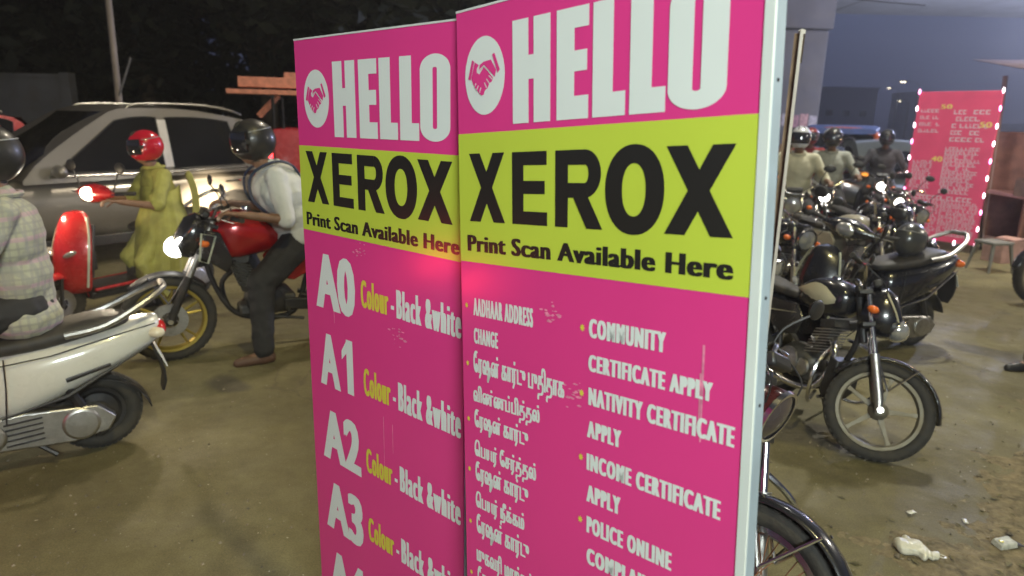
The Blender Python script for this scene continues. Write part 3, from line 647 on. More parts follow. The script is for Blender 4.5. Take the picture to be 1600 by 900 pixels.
# ------------------------------------------------------------------ cars
def car(name, label, loc, heading, paint, L=4.5, W=1.82, H=1.72, glass=GLASS, rails=None, lit=False, cat='car', tail_lit=False):
    t = empty(name, loc, heading, 0, label, cat)
    F, B = L/2, -L/2; belt = lambda x: .97+.05*max(0, (.8-x))/2.5
    # lower body: sections from tail to nose
    b = MB(); rings = []
    tab = ((B, .70, .40, .92), (B+.10, .84, .32, 1.02), (B+.5, .90, .27, 1.04), (-.6, .91, .25, 1.0), (.4, .91, .25, .985), (F-1.35, .90, .26, .985), (F-.9, .89, .28, .95), (F-.35, .85, .30, .86), (F-.08, .74, .36, .74), (F, .60, .42, .66))
    for x, wv, z0, z1 in tab: rings.append(sup(x, wv*W/1.82, z0, z1*H/1.72, 28, 3.6))
    b.loft(rings); body = b.build('body', paint, t, sub=1)
    # greenhouse: side sheets from belt to roof
    zr = H-.06; wb = W/2-.035; wr = W/2-.20
    def S(x, z, sy, off=0): u = (z-.95)/(zr-.95); return Vector((x, sy*(wb+(wr-wb)*max(0, u)**1.15+off), z))
    xs_r = [(F-1.42, .95), (F-.98-.35, 1.0)]
    xw0, xw1 = F-1.30, F-2.32           # windscreen base and top
    xr1, xr0 = B+.42, B+.10             # rear screen top and base
    def roofz(x):
        if x > xw1: return .97+(zr-.97)*max(0, min(1, (xw0-x)/(xw0-xw1)))**.8
        if x < xr1: return 1.0+(zr-.08-1.0)*max(0, min(1, (x-xr0)/(xr1-xr0)))**.7
        u = (x-xr1)/(xw1-xr1); return zr-.12+.12*math.sin(min(1, u*1.15)*math.pi/2)+.035*math.sin(u*math.pi)
    xs = [xr0+(xw0-xr0)*i/26 for i in range(27)]
    b = MB()
    rows = []
    for x in xs:
        z1 = roofz(x); z0 = belt(x)-.04; row = []
        for q in range(5): row.append(S(x, z0+(z1-z0)*q/4, 1))
        e_ = row[-1]; n_ = 8
        for q in range(1, n_): v = math.cos(math.pi*q/n_); row.append(Vector((x, e_.y*v, z1+.045*(1-v*v)*(1 if xr1 < x < xw1 else .3))))
        for q in range(4, -1, -1): row.append(S(x, z0+(z1-z0)*q/4, -1))
        rows.append(row)
    b.sheet(rows); roof = b.build('roof', paint, t, angle=60)
    # windscreen and rear screen sheets
    def screen(x0, z0, x1, z1, nm, off):
        b = MB(); rows = []
        for i in range(6):
            u = i/5; x = x0+(x1-x0)*u; z = z0+(z1-z0)*u; wv = (wb-.09)+(wr-wb+.02)*u; rows.append([Vector((x+off+.06*(1-v*v), v*wv, z+.02)) for v in (-1, -.6, -.2, .2, .6, 1)])
        b.sheet(rows); return b.build(nm, glass, t)
    ws = screen(xw0+.02, 1.0, xw1+.02, zr-.05, 'windscreen', .03); rs = screen(xr0-.02, 1.06, xr1-.02, zr-.13, 'rear_window', -.10)
    # side windows
    wins = [('front_window', [(xw0-.30, 1.03), (xw1+.02, zr-.13), (xw1-.45, zr-.085), (xw1-.45, 1.035)]),
            ('rear_window', [(xw1-.56, 1.035), (xw1-.56, zr-.085), (xw1-1.36, zr-.12), (xw1-1.50, 1.06)]),
            ('quarter_window', [(xw1-1.62, 1.065), (xw1-1.50, zr-.14), (xr1+.05, zr-.19), (xr0+.42, 1.10)])]
    for sy in (-1, 1):
        for nm, pl in wins:
            b = MB(); (ax_, az), (bx, bz), (cx, cz), (dx, dz) = pl; rows = []
            for i in range(9):
                u = i/8; lo = Vector((ax_+(dx-ax_)*u, 0, az+(dz-az)*u)); hi = Vector((bx+(cx-bx)*u, 0, bz+(cz-bz)*u)); row = []
                for q in range(6): v = q/5; p = lo.lerp(hi, v); row.append(S(p.x, p.z+.022*v*math.sin(u*math.pi), sy, .007))
                rows.append(row)
            b.sheet(rows); wo = b.build(nm, glass, t)
            b = MB(); per = [r[0] for r in rows]+rows[-1][1:]+[r[-1] for r in reversed(rows[:-1])]+list(reversed(rows[0][1:-1])); b.tube(per, .009, 6, closed=True); b.build('window_seal', BLK, wo)
        b = MB(); b.tube([S(xw0-.24, 1.0, sy, .012), S(xw1-.6, 1.005, sy, .012), S(xw1-1.6, 1.03, sy, .012), S(xr0+.3, 1.07, sy, .012)], .011, 6); b.build('belt_trim', CHR, t)
        for xd in (xw1-.50, xw1-1.50):
            b = MB(); b.tube([(xd, sy*(W/2-.012), z) for z in (.36, .5, .7, .85)]+[S(xd, .96, sy, .004)], .0045, 5); b.build('door_seam', BLK, body)
        for xd in (xw1-.34, xw1-1.30):
            b = MB(); b.tube(smooth_pts([(xd+.09, sy*(W/2-.02), .85), (xd+.06, sy*(W/2+.015), .855), (xd-.06, sy*(W/2+.015), .86), (xd-.09, sy*(W/2-.02), .86)], 3), .013, 8); b.build('door_handle', CHR, body)
        b = MB(); b.ell((xw0-.30, sy*(W/2+.07), 1.06), (.07, .11, .07)); b.tube([(xw0-.30, sy*(W/2-.04), 1.02), (xw0-.30, sy*(W/2+.04), 1.04)], .02, 8); b.build('wing_mirror', paint, t)
        b = MB(); b.tube(smooth_pts([(xw1-.15, sy*(wr-.03), zr+.0), (xw1-.3, sy*(wr-.03), zr+.065), (xw1-1.0, sy*(wr-.03), zr+.075), (xr1+.35, sy*(wr-.03), zr+.03), (xr1+.15, sy*(wr-.03), zr-.03)], 4), .014, 8); b.build('roof_rail', rails or ALU, t)
        b = MB(); b.box((0, sy*(W/2-.03), .29), (L-1.8, .04, .11)); b.build('side_sill', BLK, t, bevel=.01)
        for xc in (F-.85, B+.85):
            w0 = wheel(t, Vector((xc, sy*(W/2-.11), .33)), .33, .10, 'split', ALU, None, rimR=.225, disc=False)
            b = MB(); b.lathe([(.37, 0), (.39, .0), (.40, .02), (.385, .035), (.37, .03)], (xc, sy*(W/2-.03), .35), (0, sy, 0), 28, closed=True); b.build('wheel_arch', BLK, t)
            b = MB(); b.lathe([(.001, .0), (.37, .0)], (xc, sy*(W/2-.005), .35), (0, sy, 0), 28); b.build('wheel_well', BLK, t)
        b = MB(); b.ell((F-.16, sy*.62, .72), (.16, .17, .075), (0, 10, sy*25)); b.build('headlight', HEADON if lit else LENS, t)
        b = MB(); b.ell((B+.07, sy*.74, .90), (.06, .12, .16)); b.build('tail_lamp', TAILON if tail_lit else REDL, t)
    b = MB(); b.box((F-.03, 0, .60), (.05, .9, .16)); gr = b.build('grille', BLK, t, bevel=.01)
    for i in range(4): b = MB(); b.box((F+.0, 0, .55+i*.035), (.02, .84, .008)); b.build('grille_bar', CHR, gr)
    b = MB(); b.box((F-.02, 0, .42), (.08, 1.3, .10)); b.build('bumper', BLK, t, bevel=.03)
    return t, S
# ------------------------------------------------------------------ the printed boards
PINK = mat('pink_print', (.70, .046, .232), .20, coat=0, var=.03, vs=3, bump=.10, bs=5)
LIME = mat('lime_print', (.50, .60, .06), .20, coat=0, var=.03, vs=3)
WHT = mat('white_print', (.69, .73, .69), .2, coat=0, var=.02)
INK = mat('black_print', (.022, .02, .018), .20, coat=0, var=.05)
YEL = mat('yellow_print', (.66, .58, .06), .34, coat=.3, var=.02)
TUBEM = mat('grey_steel_tube', (.27, .33, .38), .5, .1, dirt=.15)
EDGEW = mat('off_white_edge', (.62, .66, .62), .4, coat=.2, var=.05)
_tm = {}
def text_raw(s, sh=0., n=1, sp=1.0, off=0.):
    key = (s, sh, n, sp, off)
    if key not in _tm:
        cu = bpy.data.curves.new('t', 'FONT'); cu.body = s; cu.size = 1; cu.resolution_u = 3; cu.space_character = sp; cu.offset = off
        o = bpy.data.objects.new('t', cu); COL.objects.link(o)
        me = bpy.data.meshes.new_from_object(o.evaluated_get(bpy.context.evaluated_depsgraph_get()))
        v = [(q.co.x, q.co.y) for q in me.vertices]; f = [list(p.vertices) for p in me.polygons]
        bpy.data.objects.remove(o); bpy.data.meshes.remove(me)
        _tm[key] = (v, f)
    v, f = _tm[key]; vs, fs = [], []
    for k in range(n):
        b = len(vs); dx = (k/(max(n-1, 1))-.5)*sh
        vs += [(x+dx, y, k*.00005) for x, y in v]; fs += [[b+i for i in q] for q in f]
    return vs, fs
def letter(parent, s, s0, s1, t0, t1, m, sh=.08, n=3, sp=1.12, off=0., y=-.0012, nm='lettering', box=None, fit='cap'):
    """text s stretched to the rectangle s0..s1, cap top t0 to baseline t1 of a board (x across, z up from its top-left corner)"""
    vs, fs = text_raw(s, sh, n, sp, off); xs = [v[0] for v in vs]; capH = .729 if fit == 'cap' else fit
    x0, x1 = min(xs), max(xs); kx = (s1-s0)/(x1-x0); ky = (t1-t0)/capH
    b = MB(); b.add([Vector((s0+(x-x0)*kx, y-z, -t1+yy*ky)) for x, yy, z in vs], fs)
    me = bpy.data.meshes.new(nm); me.from_pydata([tuple(v) for v in b.v], [], b.f); me.materials.append(m)
    o = bpy.data.objects.new(nm, me); COL.objects.link(o); o.parent = parent; return o
def poly(parent, pls, m, y=-.0012, nm='lettering', step=.00004):
    b = MB()
    for k, pl in enumerate(pls):
        vs = [Vector((x, y-k*step, -z)) for x, z in pl]; b.add(vs, [tuple(range(len(pl)))] if len(pl) <= 4 else [tuple(q) for q in tessellate_polygon([vs])])
    return b.build(nm, m, parent, smooth=False)
def ring_poly(cx, cz, rx, rz, ix, iz, n=40, e=2.0, ei=2.0, y=-.0012):
    def pt(a, r1, r2, ee): c, s_ = math.cos(a), math.sin(a); return (cx+r1*math.copysign(abs(c)**(2/ee), c), cz+r2*math.copysign(abs(s_)**(2/ee), s_))
    out = []
    for j in range(n):
        a, b_ = 2*math.pi*j/n, 2*math.pi*(j+1)/n
        out.append([pt(a, rx, rz, e), pt(b_, rx, rz, e), pt(b_, ix, iz, ei), pt(a, ix, iz, ei)])
    return out
def hello(P, s0, s1, t0, t1):
    """HELLO in heavy condensed capitals, one part per letter; layout measured on the 0.42 wide word"""
    k = (s1-s0)/.4204; h = t1-t0
    X = lambda v: s0+(v-.1548)*k; Z = lambda v: t0+v*h
    def rects(rs): return [[(X(a), Z(c)), (X(b), Z(c)), (X(b), Z(d)), (X(a), Z(d))] for a, b, c, d in rs]
    letters = [rects([(.1548, .1944, 0, 1), (.2069, .2464, 0, 1), (.1944, .2069, .35, .58)]),
               rects([(.2607, .2998, 0, 1), (.2998, .3303, 0, .185), (.2998, .3270, .385, .57), (.2998, .3303, .79, 1)]),
               rects([(.3387, .3795, 0, 1), (.3795, .4041, .79, 1)]), rects([(.4120, .4525, 0, 1), (.4525, .4771, .79, 1)])]
    for l in letters: poly(P, l, WHT)
    cx = X(.5284); b = MB()
    b.add([], [])
    o_out = []; n = 48
    rr = .0475*k; cz0, cz1 = Z(0)+.030, Z(1)-.030
    def cap_pt(a, rx, rz, z0, z1): c, s_ = math.cos(a), math.sin(a); return (cx+rx*c, (z1 if s_ > 0 else z0)+rz*s_)
    q = []
    for j in range(n):
        a, b_ = 2*math.pi*(j+.0)/n, 2*math.pi*(j+1)/n
        q.append([cap_pt(a+.0001, rr, .030, cz0, cz1), cap_pt(b_-.0001, rr, .030, cz0, cz1), cap_pt(b_-.0001, .0068*k, .004, cz0, cz1), cap_pt(a+.0001, .0068*k, .004, cz0, cz1)])
    q.append([(cx-rr, cz0), (cx-.0068*k, cz0), (cx-.0068*k, cz1), (cx-rr, cz1)]); q.append([(cx+.0068*k, cz0), (cx+rr, cz0), (cx+rr, cz1), (cx+.0068*k, cz1)])
    bb = MB()
    for pl in q: bb.add([Vector((x, -.0012, -z)) for x, z in pl], [tuple(range(len(pl)))])
    bb.build('lettering', WHT, P, smooth=False)
def xerox(P, t0, t1):
    h = t1-t0; Z = lambda v: t0+v*h
    def X_(a, b): w_ = b-a; s_ = .315*w_; return [[(a, Z(0)), (a+s_, Z(0)), (b+.0*w_, Z(1)), (b-s_, Z(1))], [(b-s_*1.0-.01*w_, Z(0)), (b-.01*w_, Z(0)), (a+s_, Z(1)), (a, Z(1))]]
    poly(P, X_(.031, .132), INK)
    E_ = [(.1515, .181, 0, 1), (.181, .2385, 0, .185), (.181, .2340, .395, .575), (.181, .2400, .815, 1)]
    poly(P, [[(a, Z(c)), (b, Z(c)), (b, Z(d)), (a, Z(d))] for a, b, c, d in E_], INK)
    # R: stem, bowl, leg
    b = [[(.2585, Z(0)), (.288, Z(0)), (.288, Z(1)), (.2585, Z(1))]]
    n = 14; cx = .325
    for j in range(n):
        a0, a1 = -math.pi/2+math.pi*j/n, -math.pi/2+math.pi*(j+1)/n
        o = lambda a, rx, rz: (cx+rx*math.cos(a), Z(.305)+rz*h*math.sin(a))
        b.append([o(a0, .0345, .305), o(a1, .0345, .305), o(a1, .008, .115), o(a0, .008, .115)])
    b += [[(.286, Z(0)), (cx+.0005, Z(0)), (cx+.0005, Z(.19)), (.286, Z(.19))], [(.286, Z(.42)), (cx+.0005, Z(.42)), (cx+.0005, Z(.61)), (.286, Z(.61))], [(.300, Z(.60)), (.330, Z(.56)), (.3640, Z(1)), (.330, Z(1))]]
    poly(P, b, INK)
    poly(P, ring_poly(.4245, Z(.5), .0565, .54*h, .0225, .315*h, 40, 2.15, 2.2), INK, step=0)
    poly(P, X_(.4825, .5965), INK)
def icon(P, cx, cz, rx, rz):
    poly(P, ring_poly(cx, cz, rx, rz, 0.0001, 0.0001, 36), WHT, nm='emblem_disc', step=0)
    U = lambda pts: [(cx+(x-173)/91*rx, cz+(y-349)/183*rz) for x, y in pts]
    b = [U([(118, 268), (128, 276), (110, 362), (98, 355)]), U([(211, 258), (221, 252), (245, 332), (234, 345)]),
         U([(131, 280), (150, 296), (140, 312), (140, 330), (152, 340), (172, 308), (196, 338), (214, 366), (208, 382), (198, 386), (188, 410), (176, 418), (170, 438), (160, 440), (146, 424), (130, 400), (120, 378), (113, 352)]),
         U([(154, 296), (172, 284), (205, 280), (228, 330), (222, 362), (198, 330), (174, 300), (156, 322), (150, 318)])]
    poly(P, b, PINK, y=-.0024, nm='handshake_emblem')
    w_ = []
    for (x0, y0), (x1, y1) in (((136, 380), (128, 398)), ((148, 392), (138, 412)), ((160, 402), (152, 426)), ((196, 352), (212, 372)), ((186, 366), (200, 392)), ((176, 382), (186, 408)), ((150, 322), (174, 304)), ((174, 302), (216, 362))):
        dx, dy = x1-x0, y1-y0; L_ = math.hypot(dx, dy); nx, ny = -dy/L_*1.8, dx/L_*1.8; w_.append(U([(x0+nx, y0+ny), (x1+nx, y1+ny), (x1-nx, y1-ny), (x0-nx, y0-ny)]))
    poly(P, w_, WHT, y=-.0032, nm='handshake_fingers')
def board(name, label, O, a, b, n, W, Hh, group):
    """O top-left corner of the print, a along it to the right, b down, n away from the reader"""
    a = Vector(a).normalized(); b = Vector(b); b = (b-a*b.dot(a)).normalized(); n = a.cross(b).normalized()
    Mx = Matrix(((a.x, n.x, -b.x, 0), (a.y, n.y, -b.y, 0), (a.z, n.z, -b.z, 0), (0, 0, 0, 1))); O = Vector(O); base = O+b*Hh
    t = empty(name, (0, 0, 0), 0, 0, label, 'advertising board', group); t.matrix_world = Matrix.Translation(base) @ Mx
    P = MB(); P.box((W/2, .002, -Hh/2), (W, .004, Hh)); P = P.build('print_panel', PINK, t, smooth=False)
    P.location = (0, 0, Hh)                     # everything printed hangs off the panel, measured from its top-left corner
    return t, P, None
LG = 'pink Xerox boards standing side by side'
A_L = dict(O=(-.5733, 1.82, 1.8429), a=(.7448, -.6673, .0029), b=(.0019, -.0022, -1), n=(.6673, .7448, 0))
A_R = dict(O=(-.1209, 1.40, 1.8549), a=(.7113, -.6993, .0713), b=(.0294, -.0717, -.997), n=(.7023, .7112, -.0305))
def common(P, W, band, y0, y1):
    b = MB(); b.box((W/2, -.0003, -(y0+y1)/2), (W, .0006, y1-y0)); b.build('lime_band', LIME, P, smooth=False)
def star(P, x, z, r=.0075):
    pts = []
    for j in range(16): a = 2*math.pi*j/16; q = r if j % 2 == 0 else r*.55; pts.append((x+q*math.cos(a)*.8, z+q*math.sin(a)))
    poly(P, [pts], YEL, nm='star_bullet')
# right-hand board
tR, PR, _ = board('print_shop_board', 'pink HELLO XEROX board listing community, nativity and income certificates, nearest on the right', A_R['O'], A_R['a'], A_R['b'], A_R['n'], .626, 1.845, LG)
common(PR, .626, None, .2292, .4838)
icon(PR, .0795, .124, .055, .072); hello(PR, .1548, .5755, .0370, .2172); xerox(PR, .2680, .4010)
letter(PR, 'Print Scan Available Here', .0225, .6000, .4270, .4610, INK, .12, 5, 1.10, .008)
CW = WHT
for s_, x0, x1, z0, z1 in (('AADHAAR ADDRESS', .037, .205, .5555, .5930), ('CHANGE', .037, .1092, .6185, .6520),
        ('COMMUNITY', .3378, .4926, .5547, .5891), ('CERTIFICATE APPLY', .3375, .5762, .6190, .6500), ('NATIVITY CERTIFICATE', .3387, .6145, .6787, .7121), ('APPLY', .3366, .411, .7404, .7725),
        ('INCOME CERTIFICATE', .3364, .5978, .8021, .8349), ('APPLY', .3370, .4127, .8620, .8955), ('POLICE ONLINE', .3382, .5164, .9229, .9560), ('COMPLAINT', .3390, .4990, .9851, 1.0180)):
    letter(PR, s_, x0, x1, z0, z1, CW, .22, 6, 1.30, .008)
TAM = (('ேரஷன் கார்டு புதிதாக', .0345, .2830, .6803, .7140), ('விண்ணப்பித்தல்', .0325, .2220, .7517, .7780), ('ேரஷன் கார்டு', .0345, .1915, .8052, .8340), ('ெபயர் ேசர்த்தல்', .0335, .2126, .8723, .8990),
       ('ேரஷன் கார்டு', .0352, .1911, .9223, .9540), ('ெபயர் நீக்கம்', .0345, .1803, .9888, 1.0160), ('ேரஷன் கார்டு', .0358, .1931, 1.0426, 1.0750), ('முகவரி மாற்றம்', .0345, .2007, 1.1136, 1.1430), ('ேரஷன் கார்டு', .0366, .1940, 1.1651, 1.1970))
for s_, x0, x1, z0, z1 in TAM: letter(PR, s_, x0, x1, z0, z1, CW, .17, 6, 1.12, fit=.62)
for z in (.5751, .6944, .8155, .9369, 1.0600): star(PR, .3232, z)
for z in (.5755, .6995, .8221, .9356, 1.0574, 1.1799): star(PR, .0163, z, .0065)
# left-hand board
tL, PL, _ = board('print_shop_board', 'pink HELLO XEROX board listing A0 to A4 print sizes, farther left and partly behind', A_L['O'], A_L['a'], A_L['b'], A_L['n'], .630, 1.838, LG)
common(PL, .630, None, .2610, .4840)
icon(PL, .0935, .144, .0565, .0705); hello(PL, .1690, .5885, .0580, .2355); xerox(PL, .2745, .4070)
letter(PL, 'Print Scan Available Here', .0200, .6180, .4330, .4690, INK, .12, 5, 1.10, .008)
for i, (z0, z1, cz0, cz1) in enumerate(((.5360, .6870, .5790, .6540), (.7585, .9115, .8131, .8920), (.9850, 1.1380, 1.0400, 1.1140), (1.2098, 1.3640, 1.2474, 1.3230), (1.4393, 1.5960, 1.475, 1.550))):
    if i == 1:
        letter(PL, 'A', .052, .150, z0, z1, CW, .09, 4, 1.06, .022); h_ = z1-z0
        poly(PL, [[(.182, z0), (.211, z0), (.211, z1), (.182, z1)], [(.160, z0+h_*.24), (.182, z0+h_*.04), (.182, z0+h_*.26), (.160, z0+h_*.40)]], CW)
    else: letter(PL, 'A%d' % i, .048, .232, z0, z1, CW, .09, 4, 1.06, .022)
    letter(PL, 'Colour', .2560, .3690, cz0, cz1, YEL, .20, 6, 1.24)
    letter(PL, '-', .3780, .3900, cz0, cz1, CW, .1, 3)
    letter(PL, 'Black &white', .3990, .6240, cz0, cz1, CW, .20, 6, 1.28)
# frames, edges, legs
def rivets(t, W, Hh):
    for z in (.18, .52, .86, 1.20, 1.36, 1.66):
        b = MB(); b.lathe([(.0028, 0), (.0024, .0015), (.0008, .002)], (W+.0145, .018, z), (1, 0, 0), 10); b.build('rivet', DARKM, t)
def frame_bars(t, W, Hh, side, depth=.030):
    for nm, c, d in (('frame_bar', (W/2, .0195, Hh-.0125), (W-.052, depth, .025)), ('frame_bar', (W/2, .0195, .0125), (W-.052, depth, .025)), ('frame_bar', (.0125, .0195, Hh/2), (.025, depth, Hh))):
        b = MB(); b.box(c, d); b.build(nm, TUBEM, t, bevel=.002)
    b = MB(); b.box((W-.0055, .0195, Hh/2), (.040 if side else .022, depth, Hh+.002)); b.build('frame_bar', TUBEM if side else TUBEM, t, bevel=.002)
    b = MB(); b.box((W/2, .0015, Hh+.0022), (W, .006, .004)); b.build('top_edge', EDGEW, t, smooth=False)
    if side: b = MB(); b.box((W+.0072, .0012, Hh/2), (.0140, .006, Hh)); b.build('side_edge', EDGEW, t, smooth=False)
    for z in (Hh*.33, Hh*.66): b = MB(); b.box((W/2, .0225, z), (W-.06, .022, .022)); b.build('cross_bar', TUBEM, t)
frame_bars(tR, .626, 1.845, True); frame_bars(tL, .630, 1.838, False); rivets(tR, .626, 1.845)
# faint tape marks and scratches, paler than the print
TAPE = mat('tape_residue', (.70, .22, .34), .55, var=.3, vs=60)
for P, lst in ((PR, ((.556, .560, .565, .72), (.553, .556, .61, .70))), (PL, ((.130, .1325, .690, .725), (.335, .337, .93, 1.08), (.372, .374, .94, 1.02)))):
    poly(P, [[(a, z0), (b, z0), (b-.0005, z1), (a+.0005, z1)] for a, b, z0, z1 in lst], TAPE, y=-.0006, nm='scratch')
for P, cx, cz in ((PR, .245, .512+.045), (PL, .262, .505), (PL, .40, .70), (PR, .30, .70)):
    pls = []
    for k in range(16):
        x = cx+random.gauss(0, .016); z = cz+random.gauss(0, .012); r = random.uniform(.001, .005); an = random.uniform(-.6, .2)
        pls.append([(x+math.cos(an+q)*r*random.uniform(.7, 2.2), z+math.sin(an+q)*r*random.uniform(.3, .9)) for q in (0, 1.2, 2.4, 3.6, 4.9)])
    poly(P, pls, TAPE, y=-.0006, nm='tape_mark')
# third panel seen edge-on behind the right-hand board
PLY = mat('raw_plywood', (.20, .13, .07), .7, var=.3, vs=30, bump=.2)
WORN = mat('worn_panel_back', (.10, .09, .075), .7, var=.3, vs=8)
t3 = empty('spare_board', (.436, 1.10, 0), 68.2, 0, 'narrow plain board with silver edge strip standing right behind the nearest pink board', 'board')
b = MB(); b.box((.25, .006, .90), (.5, .008, 1.79)); b.build('plywood_sheet', PLY, t3)
b = MB(); b.box((-.004, -.0005, .90), (.012, .0045, 1.80)); b.box((.25, -.0005, 1.797), (.5, .010, .006)); b.build('edge_strip', mat('bright_strip', (.42, .38, .32), .4, .3), t3)
for z in (.3, 1.5): b = MB(); b.box((.25, .020, z), (.48, .02, .04)); b.build('batten', WORN, t3)
# ------------------------------------------------------------------ ground
def ground_material():
    m = bpy.data.materials.new('dusty_asphalt'); m.use_nodes = True; n = m.node_tree; b = n.nodes['Principled BSDF']; L = n.links.new
    tc = n.nodes.new('ShaderNodeTexCoord')
    def nz(scale, det=6, rough=.6, dist=0):
        k = n.nodes.new('ShaderNodeTexNoise'); k.inputs['Scale'].default_value = scale; k.inputs['Detail'].default_value = det; k.inputs['Roughness'].default_value = rough; k.inputs['Distortion'].default_value = dist; L(tc.outputs['Object'], k.inputs['Vector']); return k.outputs[0]
    def ramp(src, *st):
        r = n.nodes.new('ShaderNodeValToRGB'); els = r.color_ramp.elements
        while len(els) < len(st): els.new(.5)
        for e_, (p, c) in zip(els, st): e_.position = p; e_.color = (*c, 1) if len(c) == 3 else c
        L(src, r.inputs[0]); return r.outputs[0]
    def mix(f, a, c, mode='MIX'):
        x = n.nodes.new('ShaderNodeMix'); x.data_type = 'RGBA'; x.blend_type = mode
        if isinstance(f, (int, float)): x.inputs['Factor'].default_value = f
        else: L(f, x.inputs['Factor'])
        L(a, x.inputs['A'])
        if isinstance(c, tuple): x.inputs['B'].default_value = (*c, 1)
        else: L(c, x.inputs['B'])
        return x.outputs['Result']
    base = ramp(nz(.55, 5), (.3, (.110, .093, .045)), (.5, (.150, .131, .064)), (.72, (.215, .195, .105)))
    st = ramp(nz(1.7, 6, .6, .6), (.48, (0, 0, 0)), (.80, (.8, .8, .8)))
    c = mix(st, base, (.105, .088, .052))
    stain = ramp(nz(.9, 2, .4, .3), (.66, (0, 0, 0)), (.685, (.75, .75, .75))); c = mix(stain, c, (.072, .062, .048))
    mid = ramp(nz(9, 5, .7), (.36, (.86, .85, .84)), (.62, (1.08, 1.08, 1.08))); c = mix(1, c, mid, 'MULTIPLY')
    fine = ramp(nz(150, 3), (.35, (.76, .76, .76)), (.65, (1.16, 1.16, 1.16))); c = mix(1, c, fine, 'MULTIPLY')
    sp = ramp(nz(38, 2), (.70, (0, 0, 0)), (.76, (1, 1, 1))); c = mix(sp, c, (.40, .37, .29))
    vo = n.nodes.new('ShaderNodeTexVoronoi'); vo.feature = 'DISTANCE_TO_EDGE'; vo.inputs['Scale'].default_value = .28
    wv = n.nodes.new('ShaderNodeTexNoise'); wv.inputs['Scale'].default_value = 2.2; wv.inputs['Detail'].default_value = 6; L(tc.outputs['Object'], wv.inputs['Vector'])
    va = n.nodes.new('ShaderNodeVectorMath'); va.operation = 'MULTIPLY_ADD'; va.inputs[1].default_value = (.9, .9, .9); L(wv.outputs['Color'], va.inputs[0]); L(tc.outputs['Object'], va.inputs[2]); L(va.outputs[0], vo.inputs['Vector'])
    ck = ramp(vo.outputs['Distance'], (0, (.5, .5, .5)), (.005, (0, 0, 0))); c = mix(ck, c, (.07, .055, .04))
    L(c, b.inputs['Base Color']); b.inputs['Roughness'].default_value = .82; b.inputs['Specular IOR Level'].default_value = .35
    r = ramp(nz(3, 4), (.35, (.62,)*3), (.7, (.92,)*3)); L(r, b.inputs['Roughness'])
    bp = n.nodes.new('ShaderNodeBump'); bp.inputs['Strength'].default_value = .22; bp.inputs['Distance'].default_value = .006; L(nz(110, 4), bp.inputs['Height'])
    b2 = n.nodes.new('ShaderNodeBump'); b2.inputs['Strength'].default_value = .5; b2.inputs['Distance'].default_value = .05; L(nz(2.5, 5), b2.inputs['Height']); L(b2.outputs[0], bp.inputs['Normal']); L(bp.outputs[0], b.inputs['Normal'])
    return m
GM = ground_material()
b = MB(); b.add([(-400, -60, 0), (400, -60, 0), (400, 700, 0), (-400, 700, 0)], [(0, 1, 2, 3)]); tag(b.build('road', GM, smooth=False), kind='structure')
# loose soil with rubble creeping over the asphalt on the right
DM = mat('loose_soil', (.135, .105, .058), .95, var=.65, vs=14, bump=1.0, bs=70, dirt=.7, dcol=(.27, .225, .13))
P1, P2 = Vector((.85, 2.30)), Vector((3.2, 4.35)); dl = (P2-P1).normalized(); nl = Vector((dl.y, -dl.x))
def soil_h(x, y):
    d = (Vector((x, y))-P1).dot(nl)
    n1 = noise.noise(Vector((x*1.6, y*1.6, 0))); n2 = noise.noise(Vector((x*7, y*7, 3))); n3 = noise.noise(Vector((x*24, y*24, 7)))
    return -.010+min(.018, d*.022)+n1*.012+n2*.007+n3*.005
rows = [[Vector((x*.022+.6, y*.022+1.2, soil_h(x*.022+.6, y*.022+1.2))) for x in range(210)] for y in range(160)]
b = MB(); b.sheet(rows); tag(b.build('soil_patch', DM), kind='structure')
STN = mat('rubble_stone', (.17, .14, .095), .85, var=.7, vs=9)
b = MB(); k = 0
while k < 900:
    x, y = random.uniform(.8, 4.8), random.uniform(1.4, 4.6); h = soil_h(x, y)
    if h < -.002 and random.random() > .06: continue
    r = random.choice((.003, .004, .005, .007, .009, .014)) * random.uniform(.7, 1.2); k += 1
    pts = [Vector((random.uniform(-1, 1), random.uniform(-1, 1), random.uniform(-.6, .6))).normalized()*r*random.uniform(.7, 1.2) for _ in range(6)]
    vs = [Vector((x, y, max(h, 0)+r*.3))+Vector(q) for q in ((r, 0, 0), (0, r*.8, 0), (-r, 0, .2*r), (0, -r, 0), (.1*r, .1*r, r*.6), (0, 0, -r*.5))]
    vs = [v+Vector((random.uniform(-.3, .3), random.uniform(-.3, .3), random.uniform(-.2, .2)))*r for v in vs]
    b.add(vs, [(0, 1, 4), (1, 2, 4), (2, 3, 4), (3, 0, 4), (1, 0, 5), (2, 1, 5), (3, 2, 5), (0, 3, 5)])
tag(b.build('gravel', STN, smooth=False), 'small stones and crumbs of rubble strewn over the soil at the roadside', None, None, 'stuff')
LITB = mat('dry_leaf', (.10, .085, .035), .8, var=.5, vs=30)
b = MB()
for k in range(520):
    x, y = random.uniform(1.0, 4.4), random.uniform(1.5, 4.2); h = max(soil_h(x, y), 0)
    if soil_h(x, y) < -.004 and random.random() > .08: continue
    a = random.uniform(0, 6.28); l = random.uniform(.008, .028); wv = l*random.uniform(.15, .5); c, s_ = math.cos(a), math.sin(a)
    P = lambda u, v, z: Vector((x+c*u-s_*v, y+s_*u+c*v, h+z))
    b.add([P(-l, 0, .004), P(0, -wv, .007), P(l, 0, .004), P(0, wv, .008)], [(0, 1, 2), (0, 2, 3)])
tag(b.build('dry_leaves', LITB, smooth=False), 'dark dry leaves and shreds scattered on the roadside soil', None, None, 'stuff')
b = MB(); rnd = random.Random(9)
